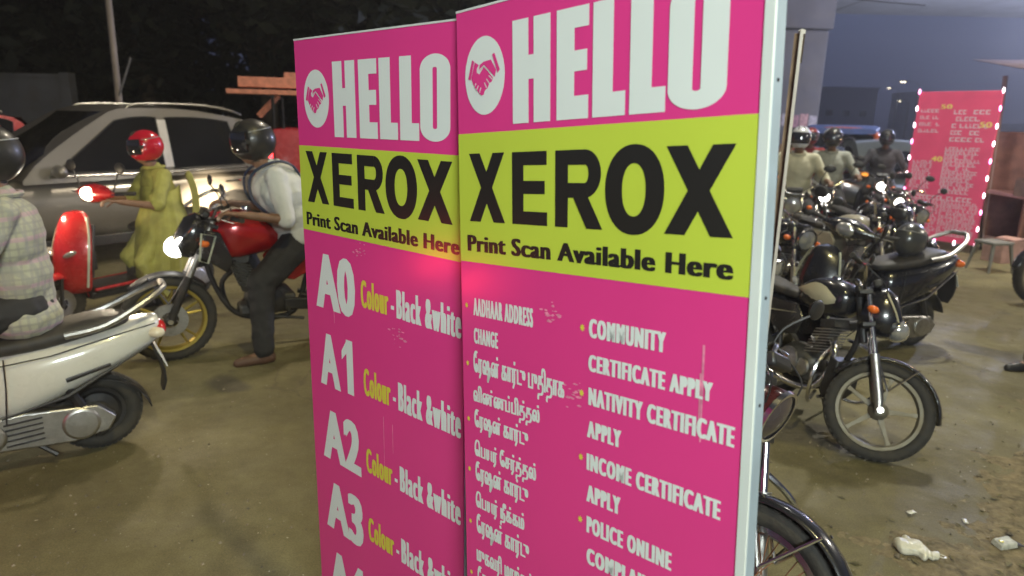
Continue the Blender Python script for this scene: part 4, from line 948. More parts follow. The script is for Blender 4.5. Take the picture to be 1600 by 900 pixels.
for k in range(4200):
    y = rnd.uniform(1.3, 8.5); x = rnd.uniform(-.9, .9)*y; r = rnd.choice((.002, .003, .003, .004, .006, .009)); a = [rnd.uniform(.6, 1.2)*r for _ in range(5)]
    if soil_h(x, y) > -.003 and .6 < x < 5 and 1.2 < y < 4.1: continue
    b.add([(x+a[0], y, .0), (x, y+a[1], .0), (x-a[2], y, .0), (x, y-a[3], .0), (x+r*.2, y, a[4])], [(0, 1, 4), (1, 2, 4), (2, 3, 4), (3, 0, 4)])
tag(b.build('road_grit', STN, smooth=False), 'fine grit and tiny stones scattered over the road surface', None, None, 'stuff')
# litter
BAG = mat('thin_white_plastic', (.55, .53, .43), .38, var=.06, bump=.25, bs=40, coat=.2)
t = empty('plastic_bag', (1.66, 2.40, .006), -20, 0, 'crumpled white plastic bag lying flat on the roadside soil', 'plastic bag')
b = MB(); cap(b, (-.09, 0, .012), .040, (.0, .004, .012), .038); cap(b, (-.05, .03, .012), .03, (.03, -.02, .012), .030); cap(b, (.03, -.0, .010), .028, (.08, -.016, .010), .018); cap(b, (.08, -.02, .012), .022, (.115, -.008, .01), .018)
for v in b.v: v.x *= .62; v.y *= 1.25; v.z *= 1.1
bo = blob(b, 'bag_body', BAG, t, .004, 2, .020, .05)
for v in bo.data.vertices: v.co.z = max(.0, v.co.z*.75)
b = MB(); b.tube(smooth_pts([(.065, -.02, .010), (.09, -.035, .016), (.098, -.01, .01), (.07, .0, .01)], 4), .004, 6, flat=.5); b.build('bag_handle', BAG, t)
t = empty('drink_packet', (2.05, 2.45, .008), 12, 0, 'crushed white and grey drink packet on the soil in the corner', 'packet')
b = MB(); b.box((0, 0, .013), (.085, .055, .024), (6, -4, 0), tp=.85); b.build('carton', mat('packet_board', (.42, .42, .36), .5, var=.35, vs=45), t, bevel=.004)
b = MB(); b.ell((-.026, -.006, .028), (.010, .010, .002)); b.build('printed_dot', YEL, t); b = MB(); b.box((.05, -.01, .012), (.03, .04, .006), (0, 20, 10)); b.build('torn_flap', mat('packet_foil', (.12, .12, .16), .3, .6), t)
for (x, y, a, nm, lb, sz, mm) in ((1.80, 2.68, 20, 'paper_scrap', 'small pale paper scrap lying above the white plastic bag', .022, BAG), (2.0, 2.62, 70, 'paper_scrap', 'tiny torn paper scrap between the plastic bag and the packet', .018, BAG), (2.62, 2.86, 5, 'wrapper', 'thin bright wrapper strip lying at the right on the soil', .03, BAG), (2.16, 3.35, -10, 'foil_wrapper', 'small shiny foil scrap on the asphalt right of the motorcycle front wheel', .022, CHR), (2.30, 2.36, 10, 'paper_scrap', 'flat white scrap of paper in the lower right corner beside the packet', .03, BAG)):
    b = MB(); rows = [[Vector((u*sz, v*sz*.5, .012+.4*sz*noise.noise(Vector((u*2, v*3, x*9))))) for u in (-1, -.5, 0, .5, 1)] for v in (-1, 0, 1)]; b.sheet(rows); o = b.build(nm, mm); o.location = (x, y, max(0, soil_h(x, y))); o.rotation_euler.z = R_(a); tag(o, lb, 'litter'); md = o.modifiers.new('t', 'SOLIDIFY'); md.thickness = .001
# ------------------------------------------------------------------ viaduct, pillar, trees, walls
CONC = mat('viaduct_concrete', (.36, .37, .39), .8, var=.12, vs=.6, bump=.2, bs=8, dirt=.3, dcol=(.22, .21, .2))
t = empty('metro_viaduct', (8, 27, .52), 0, 0, 'pale concrete elevated railway deck crossing high over the road', 'viaduct')
for k in range(-6, 7):
    b = MB(); b.prism([(-3.9, 7.1), (-2.2, 5.75), (2.2, 5.75), (3.9, 7.1), (3.9, 8.3), (3.7, 8.3), (3.7, 7.3), (-3.7, 7.3), (-3.7, 8.3), (-3.9, 8.3)], k*9.0-4.48, k*9.0+4.48, lambda x, y, z: Vector((y, x-0, z))); b.build('deck_segment', CONC, t, smooth=False, bevel=.03)
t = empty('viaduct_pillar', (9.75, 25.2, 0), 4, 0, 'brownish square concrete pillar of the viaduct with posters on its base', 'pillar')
b = MB(); b.box((0, 0, 2.5), (1.75, 1.5, 4.98)); b.build('shaft', mat('darkened_concrete', (.07, .062, .056), .85, var=.25, vs=.9, dirt=.3), t, bevel=.08)  # base colour darkened so the strong deck lamp does not overbrighten it
b = MB(); b.box((0, .3, 5.63), (1.76, 2.6, 1.26)); b.build('pier_cap', mat('darkened_concrete', (0, 0, 0)), t, bevel=.04)
for i in range(5): b = MB(); b.box((-.66+i*.33, -.76, 1.95+.05*(i % 2)), (.29, .01, .42)); b.build('poster', mat('poster_%d' % (i % 3), ((.30, .16, .13), (.26, .22, .2), (.22, .10, .10))[i % 3], .8, var=.5, vs=12), t)
BARK = mat('bark', (.07, .055, .04), .9, var=.3, bump=.6, bs=25)
LEAF = mat('night_foliage', (.020, .026, .014), .7, var=.45, vs=.8)
LEAF2 = mat('darker_foliage', (.014, .020, .012), .7, var=.4, vs=.8)
def tree(loc, H, R, seed, label, leaves=5200):
    rnd = random.Random(seed); t = empty('tree', loc, rnd.uniform(0, 360), 0, label, 'tree', 'dark roadside trees')
    b = MB(); b.tube(smooth_pts([(0, 0, -.1), (.1, .05, H*.2), (-.05, .1, H*.42), (.1, 0, H*.62)], 4), [.32, .3, .28, .26, .24, .22, .21, .2, .18, .15, .12, .1, .07], 10); b.build('trunk', BARK, t)
    cl = []
    for k in range(9):
        a = rnd.uniform(0, 6.28); z0 = H*rnd.uniform(.22, .5); e_ = Vector((math.cos(a)*R*rnd.uniform(.5, .85), math.sin(a)*R*rnd.uniform(.5, .85), z0+H*rnd.uniform(.1, .35)))
        b = MB(); b.tube(smooth_pts([(0, 0, z0), e_*.5+Vector((0, 0, z0*.5)), e_], 4), [.12, .11, .10, .08, .07, .06, .05, .04, .03], 7); b.build('limb', BARK, t); cl.append((e_, R*rnd.uniform(.32, .5)))
    for k in range(20): a = rnd.uniform(0, 6.28); rr = R*rnd.uniform(.1, .9); cl.append((Vector((math.cos(a)*rr, math.sin(a)*rr, H*rnd.uniform(.28, .97)-rr*.2)), R*rnd.uniform(.22, .45)))
    for mi, mm in enumerate((LEAF, LEAF2)):
        b = MB()
        for q in range(leaves//2):
            c, r = cl[rnd.randrange(len(cl))]; d = Vector((rnd.gauss(0, 1), rnd.gauss(0, 1), rnd.gauss(0, .8))); d = d.normalized()*r*rnd.uniform(.55, 1.05); p = c+d; s_ = rnd.uniform(.16, .34)
            x = Vector((rnd.gauss(0, 1), rnd.gauss(0, 1), rnd.gauss(0, .5))).normalized(); y = x.cross(Vector((rnd.gauss(0, 1), rnd.gauss(0, 1), rnd.gauss(0, 1)))).normalized()
            b.add([p-x*s_, p+y*s_*.45, p+x*s_, p-y*s_*.45], [(0, 1, 2, 3)])
        o = b.build('crown' , mm, t, smooth=False); o['kind'] = 'stuff'
for i, (x, y, H, R, lb) in enumerate(((-15.5, 20, 10, 4.4, 'dark broad tree at the far left above the compound wall'), (-11.2, 21, 11, 4.4, 'dark tree behind the street pole on the left'), (-7.2, 20, 10, 4.2, 'dark tree above the silver car roof'), (-3.4, 19, 10, 4.0, 'dark tree just left of the pink boards, above the plank load'), (.4, 21, 10, 4.0, 'dark tree rising behind the top of the pink boards'), (-19.5, 22, 12, 5, 'dark tree cut off by the left edge'), (-9, 26, 14, 5.5, 'tall dark tree farthest back on the left'), (-2, 27, 13, 5.0, 'tall dark tree farthest back behind the boards'), (-5.2, 24, 13, 4.6, 'tall dark tree in the second row over the plank load'), (-14.5, 27, 15, 6, 'tall dark tree in the second row over the compound wall'))):
    tree((x, y, 0), H, R, 20+i, lb, 8500)
b = MB()
rnd = random.Random(5)
for q in range(9000):
    x = rnd.uniform(-26, 6); y = rnd.uniform(22, 30); z = rnd.uniform(0, 3.4+1.2*noise.noise(Vector((x*.3, 0, 0)))); p = Vector((x, y, z)); s_ = rnd.uniform(.2, .5); a = Vector((rnd.gauss(0, 1), rnd.gauss(0, 1), rnd.gauss(0, 1))).normalized(); c = a.cross(Vector((rnd.gauss(0, 1), rnd.gauss(0, 1), rnd.gauss(0, 1)))).normalized(); b.add([p-a*s_, p+c*s_*.5, p+a*s_, p-c*s_*.5], [(0, 1, 2, 3)])
tag(b.build('undergrowth', LEAF2, smooth=False), 'black mass of bushes under the trees beyond the road', None, None, 'stuff')
t = empty('compound_wall', (-14.2, 17.6, 0), 2, 0, 'grey rendered compound wall beyond the traffic under the trees', 'wall')
for k in range(3): b = MB(); b.box((-4.4+k*2.9, 0, 1.25), (2.7, .18, 2.5)); b.build('wall_panel', mat('grey_render', (.20, .20, .21), .85, var=.2, vs=1.2, dirt=.4), t)
for k in range(4): b = MB(); b.box((-5.85+k*2.9, 0, 1.32), (.24, .3, 2.64)); b.build('pier', mat('grey_render', (.2, .2, .2)), t, bevel=.01)
b = MB(); b.box((-1.5, 0, 2.55), (8.6, .26, .10)); b.build('coping', mat('grey_render', (.2, .2, .2)), t)
POLE = mat('pole_steel', (.24, .23, .22), .55, .4, dirt=.4)
def lamp_pole(loc, H, rz, label, arm=1.4, r=.07, on=True):
    t = empty('street_lamp', loc, rz, 0, label, 'street lamp'); b = MB(); b.tube([(0, 0, 0), (0, 0, H*.5), (0, 0, H)], [r, r*.8, r*.6], 12); b.build('pole', POLE, t)
    b = MB(); b.tube(smooth_pts([(0, 0, H-.1), (arm*.3, 0, H+.15), (arm, 0, H+.2)], 4), r*.45, 8); b.build('arm', POLE, t)
    b = MB(); b.box((arm+.2, 0, H+.19), (.5, .2, .08), tp=.8); hd = b.build('lamp_head', POLE, t, bevel=.02); b = MB(); b.box((arm+.2, 0, H+.143), (.36, .14, .01)); b.build('lamp_glass', HEADW if on else LENS, hd); return t
t = empty('utility_pole', (-7.66, 13.4, 0), 0, 0, 'slim pale utility pole standing behind the silver car', 'pole')
b = MB(); b.tube([(0, 0, 0), (.02, 0, 4), (.0, 0, 8)], [.065, .058, .05], 10); b.build('post', mat('pale_pole', (.36, .30, .25), .7, var=.2, vs=3), t)
b = MB(); b.tube([(.05, -.05, 2.0), (.35, -.05, 2.7)], .02, 6); b.build('bracket', POLE, t)
b = MB(); b.box((0, 0, 7.4), (1.2, .08, .08)); b.build('cross_arm', POLE, t)
for i, (a_, b_, sg, lb) in enumerate((((-7.66, 13.4, 7.35), (-16, 17, 7.0), .5, 'black overhead wire running left from the utility pole'), ((-7.2, 13.4, 7.4), (8, 19, 6.9), .9, 'black overhead wire running right from the utility pole'), ((-8.1, 13.4, 7.4), (9, 16, 4.4), .7, 'lower overhead wire sagging behind the boards'), ((-22, 14, 4.9), (-7.66, 13.4, 4.6), .5, 'low slack wire at the upper left in front of the trees'))):
    A_, B_ = Vector(a_), Vector(b_); b = MB(); b.tube([A_.lerp(B_, k/24)-Vector((0, 0, sg*4*(k/24)*(1-k/24))) for k in range(25)], .012, 5); tag(b.build('overhead_wire', mat('cable', (.05, .045, .04), .6)), lb, 'wire')
lamp_pole((2.1, 8.7, 0), 7.9, 182, 'street lamp beyond the left traffic, head above the frame', 1.4)
lamp_pole((3.4, -.9, 0), 7.75, 172, 'tall street lamp standing behind the viewer over the boards', 1.3)
lamp_pole((7.6, 9.3, 0), 7.85, 190, 'street lamp over the right-hand traffic, head above the frame', 1.4)
lamp_pole((28.6, 50, 0), 5.0, 180, 'thin far lamp post on the dark horizon at the right', 1.0, .05)
for x, y, z, lb in ((43.5, 80, 6.4, 'far lamp post, left and tallest of the distant pair'), (44.9, 80, 5.0, 'far lamp post, lower one of the distant pair')): lamp_pole((x, y, 0), z, 180, lb, .9, .06)
# shop canopy with tube light behind the viewer
t = empty('shop_canopy', (.9, -2.6, 0), 0, 0, 'shop front canopy with a white tube light behind the viewer', 'canopy')
b = MB(); b.box((0, 0, 3.05), (3.6, 1.6, .06)); b.build('canopy_sheet', mat('canopy_tin', (.25, .27, .3), .5, .4), t)
for sx in (-1, 1): b = MB(); b.tube([(sx*1.7, .7, 0), (sx*1.7, .7, 3.05)], .03, 8); b.build('post', POLE, t)
b = MB(); b.tube([(-.6, .72, 2.96), (.6, .72, 2.96)], .016, 8); b.build('tube_light', mat('tube_glow', (.9, .9, .9), emit=(.86, .95, 1), es=10, var=0), t)
# low far skyline, haze painted into its colour
b = MB(); x = -60
rnd = random.Random(3)
SKY_B = mat('far_building', (.30, .30, .38), .9)  # pale bluish base stands in for haze over the distance
k = 0
while x < 150:
    wv = rnd.uniform(6, 16); hh = rnd.uniform(2.5, 8.5)
    t = empty('far_building', (x+wv/2, 105+rnd.uniform(-6, 6), 0), 0, 0, 'low building on the far skyline, haze painted into its colour', 'building', 'low buildings on the far skyline')
    b = MB(); b.box((0, 0, hh/2), (wv, 8, hh)); wl = b.build('wall', SKY_B, t); b = MB(); b.box((0, 0, hh+.1), (wv+.4, 8.4, .2)); b.build('roof', SKY_B, t)
    for i in range(int(wv//2.5)): b = MB(); b.box((-wv/2+1.4+i*2.5, -4.02, hh*.55), (1.0, .06, .8)); b.build('window', GLASS, t)
    x += wv+rnd.uniform(1, 5); k += 1
# ------------------------------------------------------------------ left-hand traffic
SILV = mat('silver_car_paint', (.27, .25, .22), .33, .55, coat=.7, var=.04, vs=2, dirt=.15, dcol=(.25, .22, .17))
REDP = mat('red_paint', (.46, .018, .022), .25, .1, coat=.8, dirt=.12, dcol=(.3, .05, .04))
WHTP = mat('pearl_white_paint', (.62, .61, .54), .25, coat=.8, var=.03, dirt=.15, dcol=(.35, .31, .22))
CREAM = mat('cream_paint', (.62, .58, .42), .35, coat=.5)
t, S = car('silver_car', 'big silver car with roof rails passing behind the riders', (-5.13, 8.10, 0), 235, SILV, H=1.77)
b = MB(); xw1 = 4.5/2-2.32; rows = [[S(xw1-.455-.10*u, z, 1, .016) for u in (0, 1)] for z in (1.06, 1.2, 1.35, 1.50, 1.60)]; b.sheet(rows); b.build('pillar_sticker', mat('white_film', (.62, .60, .60), .5), t)
car('red_car', 'red car with cream roof rails at the left edge beyond the silver car', (-9.9, 10.3, 0), 235, REDP, H=1.74, rails=CREAM)
# red mini truck carrying planks
t = empty('mini_truck', (-1.80, 10.3, 0), 14, 0, 'small red goods truck with a glowing tail lamp behind the boards', 'truck')
b = MB(); b.box((-.5, 0, .62), (2.3, 1.5, .10)); b.build('bed_floor', DARKM, t)
for sy in (-1, 1): b = MB(); b.box((-.5, sy*.76, 1.09), (2.3, .04, .84)); b.build('bed_side', REDP, t, bevel=.01)
b = MB(); b.box((-1.66, 0, 1.09), (.04, 1.5, .84)); b.build('tailgate', REDP, t, bevel=.01)
b = MB(); rings = [sup(x, wv, z0, z1, 20, 5) for x, wv, z0, z1 in ((.68, .74, .5, 1.78), (.75, .76, .45, 1.82), (1.2, .76, .42, 1.82), (1.55, .74, .42, 1.5), (1.8, .70, .42, 1.05), (1.86, .62, .5, .9))]; b.loft(rings); cb = b.build('cab', REDP, t)
b = MB(); b.sheet([[Vector((1.36, v*.64, 1.72)) for v in (-1, 0, 1)], [Vector((1.80, v*.62, 1.08)) for v in (-1, 0, 1)]]); b.build('windscreen', GLASS, cb)
for sy in (-1, 1):
    b = MB(); b.prism([(.86, 1.1), (.86, 1.66), (1.2, 1.66), (1.45, 1.1)], sy*.765, sy*.775); b.build('side_window', GLASS, cb)
    for x in (-1.0, 1.15): wheel(t, Vector((x, sy*.68, .27)), .27, .07, 'disc', ALU, None, rimR=.17, disc=False)
    for x in (-1.64, .60): b = MB(); b.tube([(x, sy*.74, .65), (x, sy*.74, 1.93)], .022, 6); b.build('rack_post', DARKM, t)
    b = MB(); b.ell((-1.70, sy*.66, 1.14), (.035, .07, .10)); b.build('tail_lamp', TAILON, t)
for x in (-1.64, .60): b = MB(); b.tube([(x, -.76, 1.93), (x, .76, 1.93)], .022, 6); b.build('rack_bar', DARKM, t)
WOOD = mat('red_lit_timber', (.62, .24, .16), .6, var=.25, vs=12, bump=.2, bs=40)  # red of the tail lamps painted into the wood colour
for i, (x0, y, z, ln, w_, a, lb) in enumerate(((-2.44, -.62, 2.10, 3.2, .13, 0, 'thick plank painted red-lit on the truck rack, brightest and nearest'), (-2.58, -.70, 1.975, 3.0, .06, 0, 'thin plank lowest on the truck rack'), (-1.9, -.2, 2.22, 2.8, .08, 0, 'middle plank on the truck rack'), (-1.6, .2, 2.32, 2.4, .10, 1, 'upper plank at the back of the truck rack'), (-1.3, .0, 2.42, 2.2, .06, 2, 'topmost thin plank on the truck load'))):
    b = MB(); b.box((x0+ln/2, 0, 0), (ln, .13, w_), (0, a, 0)); o = b.build('timber_plank', WOOD, None, bevel=.006); o.location = Vector((-1.40, 10.3, z))+Matrix.Rotation(R_(14), 3, 'Z') @ Vector((0, y, 0)); o.rotation_euler.z = R_(14); tag(o, lb, 'plank', 'planks carried on the truck')
b = MB(); b.tube([(0, 0, 0), (-.26, -.05, -.28)], .045, 6); o = b.build('timber_offcut', WOOD); o.location = (-3.17, 9.3, 1.95); tag(o, 'short slanting timber hanging below the plank load', 'timber')
# white scooter in the foreground
scooter('white_scooter', 'pearl white scooter leaving the frame at the left, nearest on the road', (-2.56, 2.83, 0), 214, st=dict(paint=WHTP, tail_lit=False, ind=mat('clear_lens', (.7, .62, .45), .2, coat=.6)))
for ch in bpy.data.objects:
    if ch.parent and ch.parent.name == 'white_scooter' and not ch.name.startswith(('wheel', 'fork', 'front', 'centre', 'drive')): ch.location.z -= .085
PLAID = mat('plaid_cotton', (.37, .365, .27), .8)
def plaid(m):
    n = m.node_tree; b_ = n.nodes['Principled BSDF']; tc = n.nodes.new('ShaderNodeTexCoord'); last = None; cs = ((.55, .55, .46), (.30, .29, .25))
    src = b_.inputs['Base Color'].links[0].from_socket
    for ax_, sc_, col in (('Z', 9, (.25, .25, .22)), ('X', 9, (.27, .26, .24)), ('Z', 3, (.50, .30, .36)), ('Y', 10, (.27, .27, .25))):
        wv = n.nodes.new('ShaderNodeTexWave'); wv.bands_direction = ax_; wv.inputs['Scale'].default_value = sc_; wv.inputs['Distortion'].default_value = 1.2; wv.inputs['Detail'].default_value = 1; wv.inputs['Detail Scale'].default_value = .8; n.links.new(tc.outputs['Object'], wv.inputs['Vector'])
        r = n.nodes.new('ShaderNodeValToRGB'); r.color_ramp.elements[0].position = .72 if sc_ > 5 else .88; r.color_ramp.elements[1].position = .84 if sc_ > 5 else .95; r.color_ramp.elements[1].color = (.55,)*3+(1,); n.links.new(wv.outputs[0], r.inputs[0])
        x = n.nodes.new('ShaderNodeMix'); x.data_type = 'RGBA'; n.links.new(r.outputs[0], x.inputs['Factor']); n.links.new(src, x.inputs['A']); x.inputs['B'].default_value = (*col, 1); src = x.outputs['Result']
    n.links.new(src, b_.inputs['Base Color'])
plaid(PLAID)
WSHIRT = mat('white_cotton', (.56, .57, .55), .8, var=.06); KURTA = mat('lime_green_cotton', (.31, .30, .075), .8, var=.25, vs=9); BLKT = mat('black_trousers', (.022, .021, .022), .8); GREYS = mat('grey_green_shirt', (.33, .34, .30), .8, var=.15); HBLK = mat('black_helmet', (.016, .016, .017), .36, coat=.15, dirt=.2); HRED = mat('red_helmet', (.50, .012, .03), .22, coat=.8); BRT = mat('brown_trousers', (.20, .14, .09), .85)
pel = (-.40, 0, .88)
person('scooter rider in a pale plaid shirt and black helmet, cut off by the left edge', (-2.61, 2.83, 0), 214,
       dict(pelvis=(-.38, 0, .77), neck=(-.36, 0, 1.27), head=(-.33, 0, 1.43), hand_l=(.0, .27, .93), hand_r=(.0, -.27, .93), foot_l=(.08, .2, .31), foot_r=(.08, -.2, .31)),
       dict(shirt=PLAID, trousers=BLKT, helmet=HBLK, sleeve=.6, shirt_r=1.12, untucked=.11, voxel=.010))
# red scooter and its rider
scooter('red_scooter', 'glossy red scooter with its headlamp on in front of the silver car', (-3.26, 5.59, 0), 245, st=dict(scale=1.0, paint=REDP, lit=True, band=True))
r2, sh, arm, leg, hd2 = person('rider in a red helmet and lime green kurta on the red scooter', (-3.19, 5.53, 0), 226,
       dict(pelvis=(-.26, 0, .82), neck=(-.24, 0, 1.21), head=(-.19, 0, 1.365), hand_l=(.12, .27, .985), hand_r=(.12, -.27, .985), foot_l=(-.20, .16, .09), foot_r=(-.20, -.16, .09)),
       dict(shirt=KURTA, trousers=KURTA, helmet=HRED, sleeve=.50, shirt_r=1.0, leg_r=.9, voxel=.010, pitch=6, yaw=-10), None, 1.0)
b = MB(); rings = []
for z, x, rx, ry in ((1.12, .03, .15, .18), (.98, .03, .155, .19), (.86, .04, .19, .24), (.74, .05, .20, .26), (.60, .06, .205, .27), (.46, .07, .21, .275), (.34, .07, .215, .28)):
    x -= .30; z -= .06; rings.append([Vector((x+rx*math.cos(a)*(1+(.05*math.sin(9*a)+.04*math.sin(17*a+2))*(1.2-z)), ry*math.sin(a)*(1+(.05*math.sin(11*a+1)+.05*math.sin(19*a))*(1.2-z)), z+.02*math.sin(3*a))) for a in [2*math.pi*j/72 for j in range(72)]])
b.loft(rings, cap=False); k = b.build('kurta_skirt', KURTA, r2); md = k.modifiers.new('t', 'SOLIDIFY'); md.thickness = .006
b = MB(); rows = []
for i in range(15):
    u = i/14; c = Vector((-.47-.06*math.sin(u*3), .12+.03*math.sin(u*9), 1.20-.80*u)); rows.append([c+Vector((-.012*math.sin(v*14)+.04*u, v*.045, -.03*abs(v)+.0*v)) for v in (-1, -.6, -.2, .2, .6, 1)])
b.sheet(rows); k = b.build('scarf', mat('pale_yellow_scarf', (.52, .50, .18), .8), r2); md = k.modifiers.new('t', 'SOLIDIFY'); md.thickness = .004
# dark red motorcycle and its rider
NRED = mat('deep_red_tank', (.42, .012, .015), .22, .2, coat=.9, dirt=.08)
m3 = motorcycle('motorcycle', 'black and red naked motorcycle with gold rims and headlamp on', (-1.80, 4.72, 0), 208, 2, 0, None,
           dict(paint=NRED, naked=True, lamp='cowl', lit=True, rim=GOLD, style='split', fork=ALU, guard=False, R=.30, panel=None, fender=BLK))
for ch in m3.children:
    if ch.name.startswith('headlight_cowl') or ch.name.startswith('tail_cowl'): ch.data.materials[0] = BPAINT
r3, sh, arm, leg, hd3 = person('rider in white shirt and black helmet braking the red motorcycle with one foot down', (-1.80, 4.72, 0), 208,
       dict(pelvis=(-.27, 0, .77), neck=(-.08, 0, 1.185), head=(.0, 0, 1.325), hand_l=(.13, .31, .94), hand_r=(.13, -.31, .94), foot_l=(.06, .30, .085), foot_r=(-.05, -.2, .34), knee_l=(.9, .35, .75)),
       dict(shirt=WSHIRT, trousers=BLKT, helmet=HBLK, sleeve=.58, shirt_r=1.36, leg_r=1.2, voxel=.010, pitch=8, shoe=mat('brown_sandal', (.10, .05, .03), .6)), None, 1.10)
NAVY = mat('navy_strap', (.03, .045, .09), .7)
for s_ in (-1, 1):
    b = MB(); p = [(-.02-.10, s_*.10, 1.36+.075), (-.0+.085, s_*.11, 1.33), (.01, s_*.12, 1.15)]; pts = smooth_pts([(-.28, s_*.12, 1.07), (-.21, s_*.12, 1.21), (-.09, s_*.125, 1.235), (.045, s_*.13, 1.15), (.04, s_*.15, 1.0), (-.09, s_*.20, .88)], 4); b.tube(pts, .024, 6, flat=.35); b.build('bag_strap', NAVY, r3)
t = empty('backpack', (-1.80, 4.72, 0), 208, 0, 'navy backpack worn by the white-shirted rider, half hidden by the board', 'backpack', None, 1.12)
b = MB(); b.ell((-.40, 0, 1.04), (.11, .15, .23), (0, 15, 0)); blob(b, 'bag_body', NAVY, t, .012, 2, .02, .1); b = MB(); b.tube(smooth_pts([(-.35, -.03, 1.24), (-.36, 0, 1.29), (-.35, .03, 1.24)], 3), .008, 6); b.build('carry_loop', NAVY, t)
light('scooter_headlight_fill', 'POINT', (-3.60, 5.02, 1.0), 14, (1, .80, .52), .04)  # bare lamp added at the headlight to brighten the car behind
light('motorcycle_headlight_fill', 'POINT', (-2.55, 4.28, .90), 9, (1, .88, .70), .04)  # also an added bare lamp, brightening what stands around it
# headlamps that throw light: the red motorcycle's onto the white scooter's tail, an added unseen one's onto the silver door
light('motorcycle_headlight_beam', 'SPOT', (-2.53, 4.30, .93), 32, (1, .84, .60), .05, (-1.95, 3.3, .55), 62, .8)
light('scooter_headlight_beam', 'SPOT', (-3.70, 5.05, .90), 30, (1, .88, .66), .05, (-4.5, 4.3, .1), 70, .8)
motorcycle('motorcycle', 'unseen motorcycle added behind the boards to light the silver car door', (.15, 5.5, 0), 152, 0, 0, None, dict(lit=True, warm=True))
light('added_door_beam', 'SPOT', (-.50, 5.85, .92), 14000, (1, .80, .52), .05, (-3.78, 8.45, .50), 15, 1)  # spot added behind the boards for the warm patch on the door
motorcycle('motorcycle', 'motorcycle braking just outside the left edge, red brake lamp glowing', (-3.95, 1.46, 0), 180, 0, 0, None, dict(brake=True))
# ------------------------------------------------------------------ right-hand side
GP = 'motorcycles parked in a row behind the boards'
TANKP = mat('cream_tank_panel', (.48, .44, .30), .3, coat=.6, var=.1)
motorcycle('motorcycle', 'black motorcycle with five-spoke alloy front wheel and cream tank panel, parked right of the boards', (1.69, 3.74, 0), -72, 48, -9, GP, dict(scale=.87, panel=TANKP, lamp='cowl'))
WIRER = mat('polished_rim', (.62, .62, .66), .2, 1)
motorcycle('motorcycle', 'parked motorcycle with wire-spoked front wheel at the foot of the nearest board', (.62, 2.34, 0), -85, 42, -9, GP, dict(scale=.95, shell=mat('dark_maroon_shell', (.05, .012, .012), .25, coat=.6), lens=mat('dim_headlamp', (.05, .04, .045), .15, coat=.8), style='wire', rim=WIRER, lamp='round', fork=CHR))
motorcycle('motorcycle', 'parked black motorcycle mostly hidden, round chrome-ringed headlamp beside the board edge', (1.46, 4.62, 0), -78, 38, -9, GP, dict(scale=.92, lamp='round'))
motorcycle('motorcycle', 'parked motorcycle with bright chrome handlebar and forks behind the cream-panel one', (2.24, 5.85, 0), -84, 12, -8, GP, dict(scale=.93, lamp='round', rim=ALU))
motorcycle('motorcycle', 'parked motorcycle with beige tank behind the black scooter', (3.05, 6.30, 0), -70, 42, -9, GP, dict(scale=.93, lamp='round', paint=mat('beige_tank', (.34, .31, .24), .3, coat=.6)))
scooter('black_scooter', 'black parked scooter with a red tail lamp and a helmet on its seat', (2.64, 4.97, 0), 199, 0, 25, st=dict(paint=BPAINT, trim=CHR, band=True))
th = empty('helmet', (3.02, 5.08, .845), 30, 0, 'dark grey helmet resting on the black scooter seat', 'helmet')
hh = helmet(th, Vector((0, 0, 0)), Matrix.Rotation(R_(8), 3, 'Y'), mat('dark_grey_helmet', (.05, .05, .048), .3, coat=.5), True, 'shell')
motorcycle('motorcycle', 'dark motorcycle cut off by the right edge, front wheel showing', (5.92, 6.62, 0), 184, 0, 4, None, dict(lamp='round'))
# riders coming towards the viewer
def rider_pair(loc, rz, mlabel, plabel, ms, look, scale=1):
    motorcycle('motorcycle', mlabel, loc, rz, 0, 0, 'motorcycles ridden towards the viewer', ms)
    L_ = dict(voxel=.016, trousers=BLKT, helmet=HBLK, sleeve=.6, shirt_r=1.1); L_.update(look)
    person(plabel, loc, rz, dict(pelvis=(-.25, 0, .90), neck=(-.12, 0, 1.38), head=(-.06, 0, 1.53), hand_l=(.13, .35, 1.10), hand_r=(.13, -.35, 1.10), foot_l=(-.05, .2, .36), foot_r=(-.05, -.2, .36)), L_, 'riders coming up behind the parked row')
rider_pair((4.07, 8.85, 0), -116, 'oncoming motorcycle under the pale-shirted rider right of the board edge', 'pale-shirted rider with a big dark helmet right of the board edge, facing the viewer', dict(lit=True, lamp='round'), dict(shirt=GREYS))
rider_pair((3.22, 7.8, 0), -112, 'oncoming motorcycle half hidden by the board edge', 'rider in cream shirt half hidden by the nearest board edge', dict(lit=False, lamp='round'), dict(shirt=mat('cream_shirt', (.5, .48, .36), .8), helmet=mat('white_helmet', (.55, .56, .6), .3, coat=.5)))
rider_pair((4.40, 10.3, 0), -114, 'oncoming motorcycle between two riders farther back', 'rider in dark red shirt farther back between the two nearer riders', dict(lit=False, lamp='round'), dict(shirt=mat('dark_red_shirt', (.25, .03, .03), .8), helmet=mat('red_brown_helmet', (.2, .03, .03), .3)))
rider_pair((5.78, 10.75, 0), -116, 'oncoming motorcycle beside the glowing pink sign', 'dark rider in front of the auto rickshaw beside the pink sign', dict(lit=True, lamp='round'), dict(shirt=mat('dark_shirt', (.06, .06, .07), .8)))
rider_pair((5.15, 11.3, 0), -113, 'oncoming motorcycle ridden by the man in a pale helmet behind the front pair', 'rider in dark blue shirt and pale helmet just behind the front pair', dict(lit=True, lamp='round'), dict(shirt=mat('dark_blue_shirt', (.04, .05, .10), .8), helmet=MATS['white_helmet']))
motorcycle('motorcycle', 'dark motorcycle without rider standing between the parked row and the auto rickshaw', (4.95, 9.1, 0), -108, 10, -8, None, dict(lamp='round', scale=.93, lit=True))
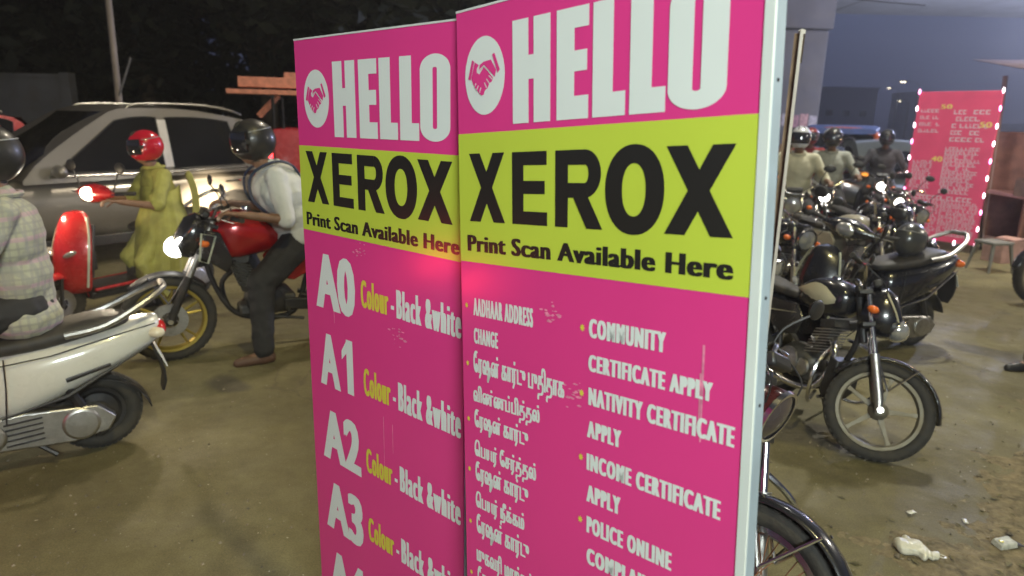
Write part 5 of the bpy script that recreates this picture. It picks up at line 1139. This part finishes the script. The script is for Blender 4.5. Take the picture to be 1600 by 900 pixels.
motorcycle('motorcycle', 'black motorcycle standing alone in the gap left of the auto rickshaw lamps', (4.45, 7.9, 0), -95, 25, -8, None, dict(lamp='round', scale=.9))
motorcycle('motorcycle', 'black motorcycle parked close behind the beige-tank one', (3.75, 7.2, 0), -80, 30, -8, None, dict(lamp='cowl', scale=.93))
rider_pair((5.0, 12.4, 0), -112, 'distant oncoming motorcycle with lit lamp in the traffic queue', 'distant rider in brown shirt in the traffic queue', dict(lit=True, lamp='round'), dict(shirt=mat('brown_shirt', (.18, .11, .07), .8)))
car('blue_hatchback', 'dark blue hatchback with lit headlamps queued behind the riders', (5.2, 17.5, 0), -112, mat('dark_blue_paint', (.03, .05, .12), .3, .2, coat=.8), L=3.9, W=1.66, H=1.5, lit=True)
# auto rickshaw
t = empty('auto_rickshaw', (6.9, 14.6, 0), -116, 0, 'orange and blue auto rickshaw with both headlamps glowing', 'auto rickshaw')
OR_ = mat('orange_trim', (.62, .12, .03), .35, coat=.6); BLU = mat('blue_canopy', (.06, .10, .30), .5, var=.2); ABODY = mat('auto_body', (.50, .13, .08), .35, coat=.6)
b = MB(); rings = [sup(x, wv, z0, z1, 20, 4) for x, wv, z0, z1 in ((-1.2, .60, .35, 1.0), (-.9, .66, .28, 1.02), (.0, .66, .25, .75), (.7, .62, .28, .95), (1.05, .48, .34, 1.02), (1.25, .30, .42, .92), (1.32, .16, .5, .8))]; b.loft(rings); b.build('body', ABODY, t, sub=1)
b = MB(); rings = [sup(x, wv, z0, z1, 20, 5) for x, wv, z0, z1 in ((-1.25, .60, 1.55, 1.66), (-1.1, .67, 1.62, 1.74), (0, .68, 1.66, 1.78), (.75, .66, 1.64, 1.76), (.98, .60, 1.60, 1.70))]; b.loft(rings); b.build('canopy', BLU, t)
b = MB(); b.sheet([[Vector((.86, v*.60, 1.62)) for v in (-1, -.5, 0, .5, 1)], [Vector((1.02+.05*(1-v*v), v*.56, .98)) for v in (-1, -.5, 0, .5, 1)]]); b.build('windscreen', GLASS, t)
b = MB(); b.tube(smooth_pts([(1.04, -.62, 1.0), (.98, -.66, 1.3), (.90, -.60, 1.60), (.88, -.3, 1.67), (.88, .3, 1.67), (.90, .60, 1.60), (.98, .66, 1.3), (1.04, .62, 1.0)], 4), .06, 8); b.build('windscreen_frame', OR_, t)
for sy in (-1, 1):
    b = MB(); b.tube([(-1.1, sy*.63, .95), (-1.12, sy*.64, 1.6)], .03, 6); b.build('canopy_post', DARKM, t)
    b = MB(); b.ell((1.10, sy*.40, .80), (.10, .11, .10)); hl = b.build('headlight', ABODY, t); b = MB(); b.ell((1.16, sy*.40, .80), (.06, .09, .085)); b.build('headlight_lens', HEADON, hl)
    b = MB(); b.ell((1.02, sy*.50, .96), (.05, .07, .035)); b.build('indicator', mat('lit_amber', (.8, .2, .02), emit=(1, .35, .05), es=4, var=0), t)
    wheel(t, Vector((-.75, sy*.56, .22)), .22, .05, 'disc', DARKM, None, rimR=.13, disc=False)
wheel(t, Vector((1.1, 0, .22)), .22, .05, 'disc', DARKM, None, rimR=.13, disc=False)
b = MB(); b.box((-.6, 0, .72), (.5, 1.1, .2)); b.box((-.9, 0, 1.05), (.12, 1.1, .5)); b.build('passenger_bench', SEATM, t, bevel=.03)
car('grey_car', 'dark grey car with a dazzling headlamp beside the pink sign', (7.01, 12.6, 0), -100, mat('grey_green_car', (.16, .18, .17), .3, .4, coat=.7), L=4.0, W=1.7, H=1.52, lit=True)
# LED bordered pink price board
t = empty('led_price_board', (6.22, 9.84, 0), -51, 0, 'tilted pink price board edged with glowing white LEDs', 'advertising board')
Wd, Z0, Z1 = .70, .56, 2.25; lean = Matrix.Rotation(R_(5), 4, 'Y')
PK2 = mat('lit_pink_sheet', (.60, .06, .15), .5, var=.08, emit=(.9, .12, .25), es=.09); GP2 = mat('grey_pink_print', (.50, .42, .47), .6, var=.1, emit=(.6, .45, .5), es=.22); PY2 = mat('pale_yellow_print', (.62, .50, .14), .6, emit=(.7, .55, .1), es=.2)
b = MB(); b.box((0, 0, (Z0+Z1)/2), (Wd, .05, Z1-Z0)); pn = b.build('sign_panel', PK2, t, bevel=.004)
b = MB(); y = -.0265; rnd = random.Random(11)
def glyph_row(b, x0, x1, z, h, y=-.0265):
    x = x0
    while x < x1:
        w_ = rnd.uniform(.5, .95)*h
        if rnd.random() < .15: x += w_*.8; continue
        b.add([(x, y, z), (x+w_, y, z), (x+w_, y, z+h*.22), (x, y, z+h*.22)], [(0, 1, 2, 3)])
        b.add([(x, y-.0005, z), (x+w_*.28, y-.0005, z), (x+w_*.28, y-.0005, z+h), (x, y-.0005, z+h)], [(0, 1, 2, 3)])
        if rnd.random() < .7: b.add([(x, y-.001, z+h*.78), (x+w_, y-.001, z+h*.78), (x+w_, y-.001, z+h), (x, y-.001, z+h)], [(0, 1, 2, 3)])
        x += w_*1.22
for i in range(5): glyph_row(b, -.02, .25-.04*(i % 2), 2.00-i*.075, .045)
for i in range(4): glyph_row(b, -.31, -.13, 2.02-i*.075, .035)
for i in range(12): glyph_row(b, -.04, .25-.03*(i % 3), 1.60-i*.044, .036)
for i in range(9): glyph_row(b, -.31, -.14, 1.44-i*.047, .034)
glyph_row(b, -.32, .26, 1.03, .05)
for i in range(10): glyph_row(b, -.31, -.03, .99-i*.040, .030); glyph_row(b, .0, .30, .99-i*.040, .030)
b.build('small_print', GP2, pn, smooth=False)
b = MB(); rows = []
b.build('price_strip', GP2, pn) if False else None
for s_, x0, x1, z0, z1 in (('50', .21, .31, 1.86, 1.92), ('40', -.15, -.05, 1.47, 1.53), ('50', -.14, -.04, 2.06, 2.11)):
    vs, fs = text_raw(s_, .06, 3, 1.05); xs = [v[0] for v in vs]; kx = (x1-x0)/(max(xs)-min(xs)); b = MB(); b.add([(x0+(v[0]-min(xs))*kx, -.028-v[2], z0+v[1]*(z1-z0)/.729) for v in vs], fs)
    b.build('price_number', PY2, pn, smooth=False)
LED = mat('led_glow', (.9, .9, .9), emit=(1, .78, .90), es=7, var=0); LEDP = mat('led_pink', (.9, .9, .9), emit=(1, .25, .60), es=7, var=0)
lm_ = None; pts = [(-Wd/2, Z0+(Z1-Z0)*i/9) for i in range(10)]+[(Wd/2, Z0+(Z1-Z0)*i/9) for i in range(10)]+[(-Wd/2+Wd*i/4, Z0) for i in range(1, 4)]
e0 = MB(); e0.ell((0, 0, 0), (.009, .012, .030), None, 10, 6); me = e0.mesh('led'); me.materials.append(LED); mp = me.copy(); mp.materials[0] = LEDP
for i, (x, z) in enumerate(pts): o = bpy.data.objects.new('led_bulb', me if i % 3 else mp); COL.objects.link(o); o.parent = t; o.location = (x, -.03, z)
for sx in (-1, 1): b = MB(); b.tube([(sx*.3, .03, Z0+.9), (sx*.3, .5, Z0-.09)], .012, 8); b.build('stand_leg', DARKM, t); b = MB(); b.tube([(sx*.33, 0, Z0), (sx*.33, 0, Z0-.095)], .014, 8); b.build('foot_post', DARKM, t)
for ch in t.children: ch.location.z -= Z0
t.location.z = .12; t.scale = (1.04/.70, 1, 1.25)
# stall, chair and seated man at the right edge
t = empty('market_stall', (8.1, 9.6, 0), -10, 0, 'dim roadside stall with a slanting post and pinkish counter at the right edge', 'stall')
STW = mat('stall_wood', (.24, .12, .10), .8, var=.3)
for x, y in ((-1.0, -.6), (1.0, -.6), (-1.0, .7), (1.0, .7)): b = MB(); b.tube([(x+(.10 if x < 0 else 0), y, 0), (x+(.35 if x < 0 and y < 0 else 0), y, 2.5)], .035, 8); b.build('post', mat('pale_post', (.35, .28, .28), .7), t)
b = MB(); b.box((0, 0, .82), (2.1, 1.0, .05)); b.build('counter_top', mat('pink_counter', (.45, .25, .25), .6), t, bevel=.005)
b = MB(); b.box((0, -.44, .42), (2.0, .04, .74)); b.build('counter_front', STW, t); b = MB(); b.box((0, .7, .85), (2.2, .06, 1.7)); b.build('back_panel', STW, t)
b = MB(); b.sheet([[Vector((x, -1.1, 2.45+.05*math.sin(x*5))) for x in [-1.4+i*.2 for i in range(15)]], [Vector((x, .9, 2.75)) for x in [-1.4+i*.2 for i in range(15)]]]); k = b.build('canopy', mat('tarpaulin', (.14, .10, .12), .6), t); md = k.modifiers.new('t', 'SOLIDIFY'); md.thickness = .01
t = empty('hanging_bulb', (7.35, 8.95, 1.28), 0, 0, 'warm bare bulb glowing over the stall counter', 'bulb')
b = MB(); b.ell((0, 0, 0), (.05, .05, .065)); b.build('bulb_glass', mat('bulb_glow', (.9, .8, .6), emit=(1, .62, .22), es=12, var=0), t); b = MB(); b.tube([(0, 0, .06), (0, 0, 1.3)], .006, 5); b.lathe([(.02, .05), (.02, .09)], (0, 0, 0), (0, 0, 1), 10); b.build('cord', BLK, t)
light('stall_bulb_light', 'POINT', (7.3, 8.85, 1.32), 22, (1, .6, .28), .05)
for x, y, z, d, lb, cc in ((6.55, 8.9, 0, (.34, .3, .30), 'pinkish carton on the ground left of the stall', (.45, .28, .26)), (7.0, 9.2, .845, (.3, .25, .22), 'dark box on the stall counter', (.16, .10, .09)), (7.6, 9.3, .845, (.2, .2, .35), 'tall tin on the stall counter', (.35, .25, .15))):
    t = empty('carton', (x, y, z), 12, 0, lb, 'box'); b = MB(); b.box((0, 0, d[2]/2), d); b.build('box_body', mat('carton_'+lb[:6], cc, .8, var=.25), t, bevel=.006)
    for s_ in (-1, 1): b = MB(); b.box((s_*d[0]*.30, 0, d[2]+.014), (d[0]*.42, d[1], .006), (0, -s_*8, 0)); b.build('flap', MATS['carton_'+lb[:6]], t)
t = empty('plastic_stool', (5.95, 8.25, 0), 10, 0, 'small grey plastic stool at the foot of the pink price board', 'stool')
GR = mat('grey_plastic', (.20, .20, .19), .6); b = MB(); b.box((0, 0, .36), (.30, .30, .04)); b.build('seat', GR, t, bevel=.012)
for sx in (-1, 1):
    for sy in (-1, 1): b = MB(); b.tube([(sx*.12, sy*.12, .35), (sx*.17, sy*.17, 0)], [.022, .016], 8); b.build('leg', GR, t)
t = empty('plastic_chair', (4.12, 4.42, 0), 180, 0, 'blue-grey plastic chair at the right edge, one leg showing', 'chair')
BG = mat('blue_grey_plastic', (.16, .18, .24), .5)
b = MB(); b.box((0, 0, .43), (.42, .42, .035)); b.build('seat', BG, t, bevel=.015); b = MB(); b.box((-.22, 0, .68), (.03, .40, .46), (0, -10, 0)); b.build('backrest', BG, t, bevel=.012)
for sx in (-1, 1):
    for sy in (-1, 1): b = MB(); b.tube([(sx*.17, sy*.18, .43), (sx*.27+.28*(sx > 0)*(sy > 0), sy*.24, 0)], [.024, .016], 8); b.build('leg', BG, t)
person('seated person in brown trousers cut off by the right edge, one foot showing', (4.22, 4.48, 0), 180,
       dict(pelvis=(-.02, 0, .53), neck=(-.10, 0, 1.03), head=(-.06, 0, 1.20), hand_l=(.30, .15, .60), hand_r=(.30, -.15, .60), foot_l=(.42, .14, .085), foot_r=(.47, -.12, .085), palm=(0, 0, -1)),
       dict(shirt=GREYS, trousers=BRT, sleeve=.5, hair=mat('black_hair', (.015, .013, .012), .5), curl=30))
bpy.context.view_layer.update()
# ------------------------------------------------------------------ dusty night air
hz = bpy.data.materials.new('dusty_air'); hz.use_nodes = True; n = hz.node_tree; n.nodes.remove(n.nodes['Principled BSDF'])
pv = n.nodes.new('ShaderNodeVolumePrincipled'); pv.inputs['Color'].default_value = (.9, .88, .86, 1); pv.inputs['Density'].default_value = .0036; pv.inputs['Anisotropy'].default_value = .6
n.links.new(pv.outputs[0], n.nodes['Material Output'].inputs['Volume'])
b = MB(); b.box((20, 60, 9), (240, 150, 20.0)); tag(b.build('haze', hz, smooth=False), 'thin dusty night air over the whole street', None, None, 'stuff')
sc.cycles.volume_bounces = 0
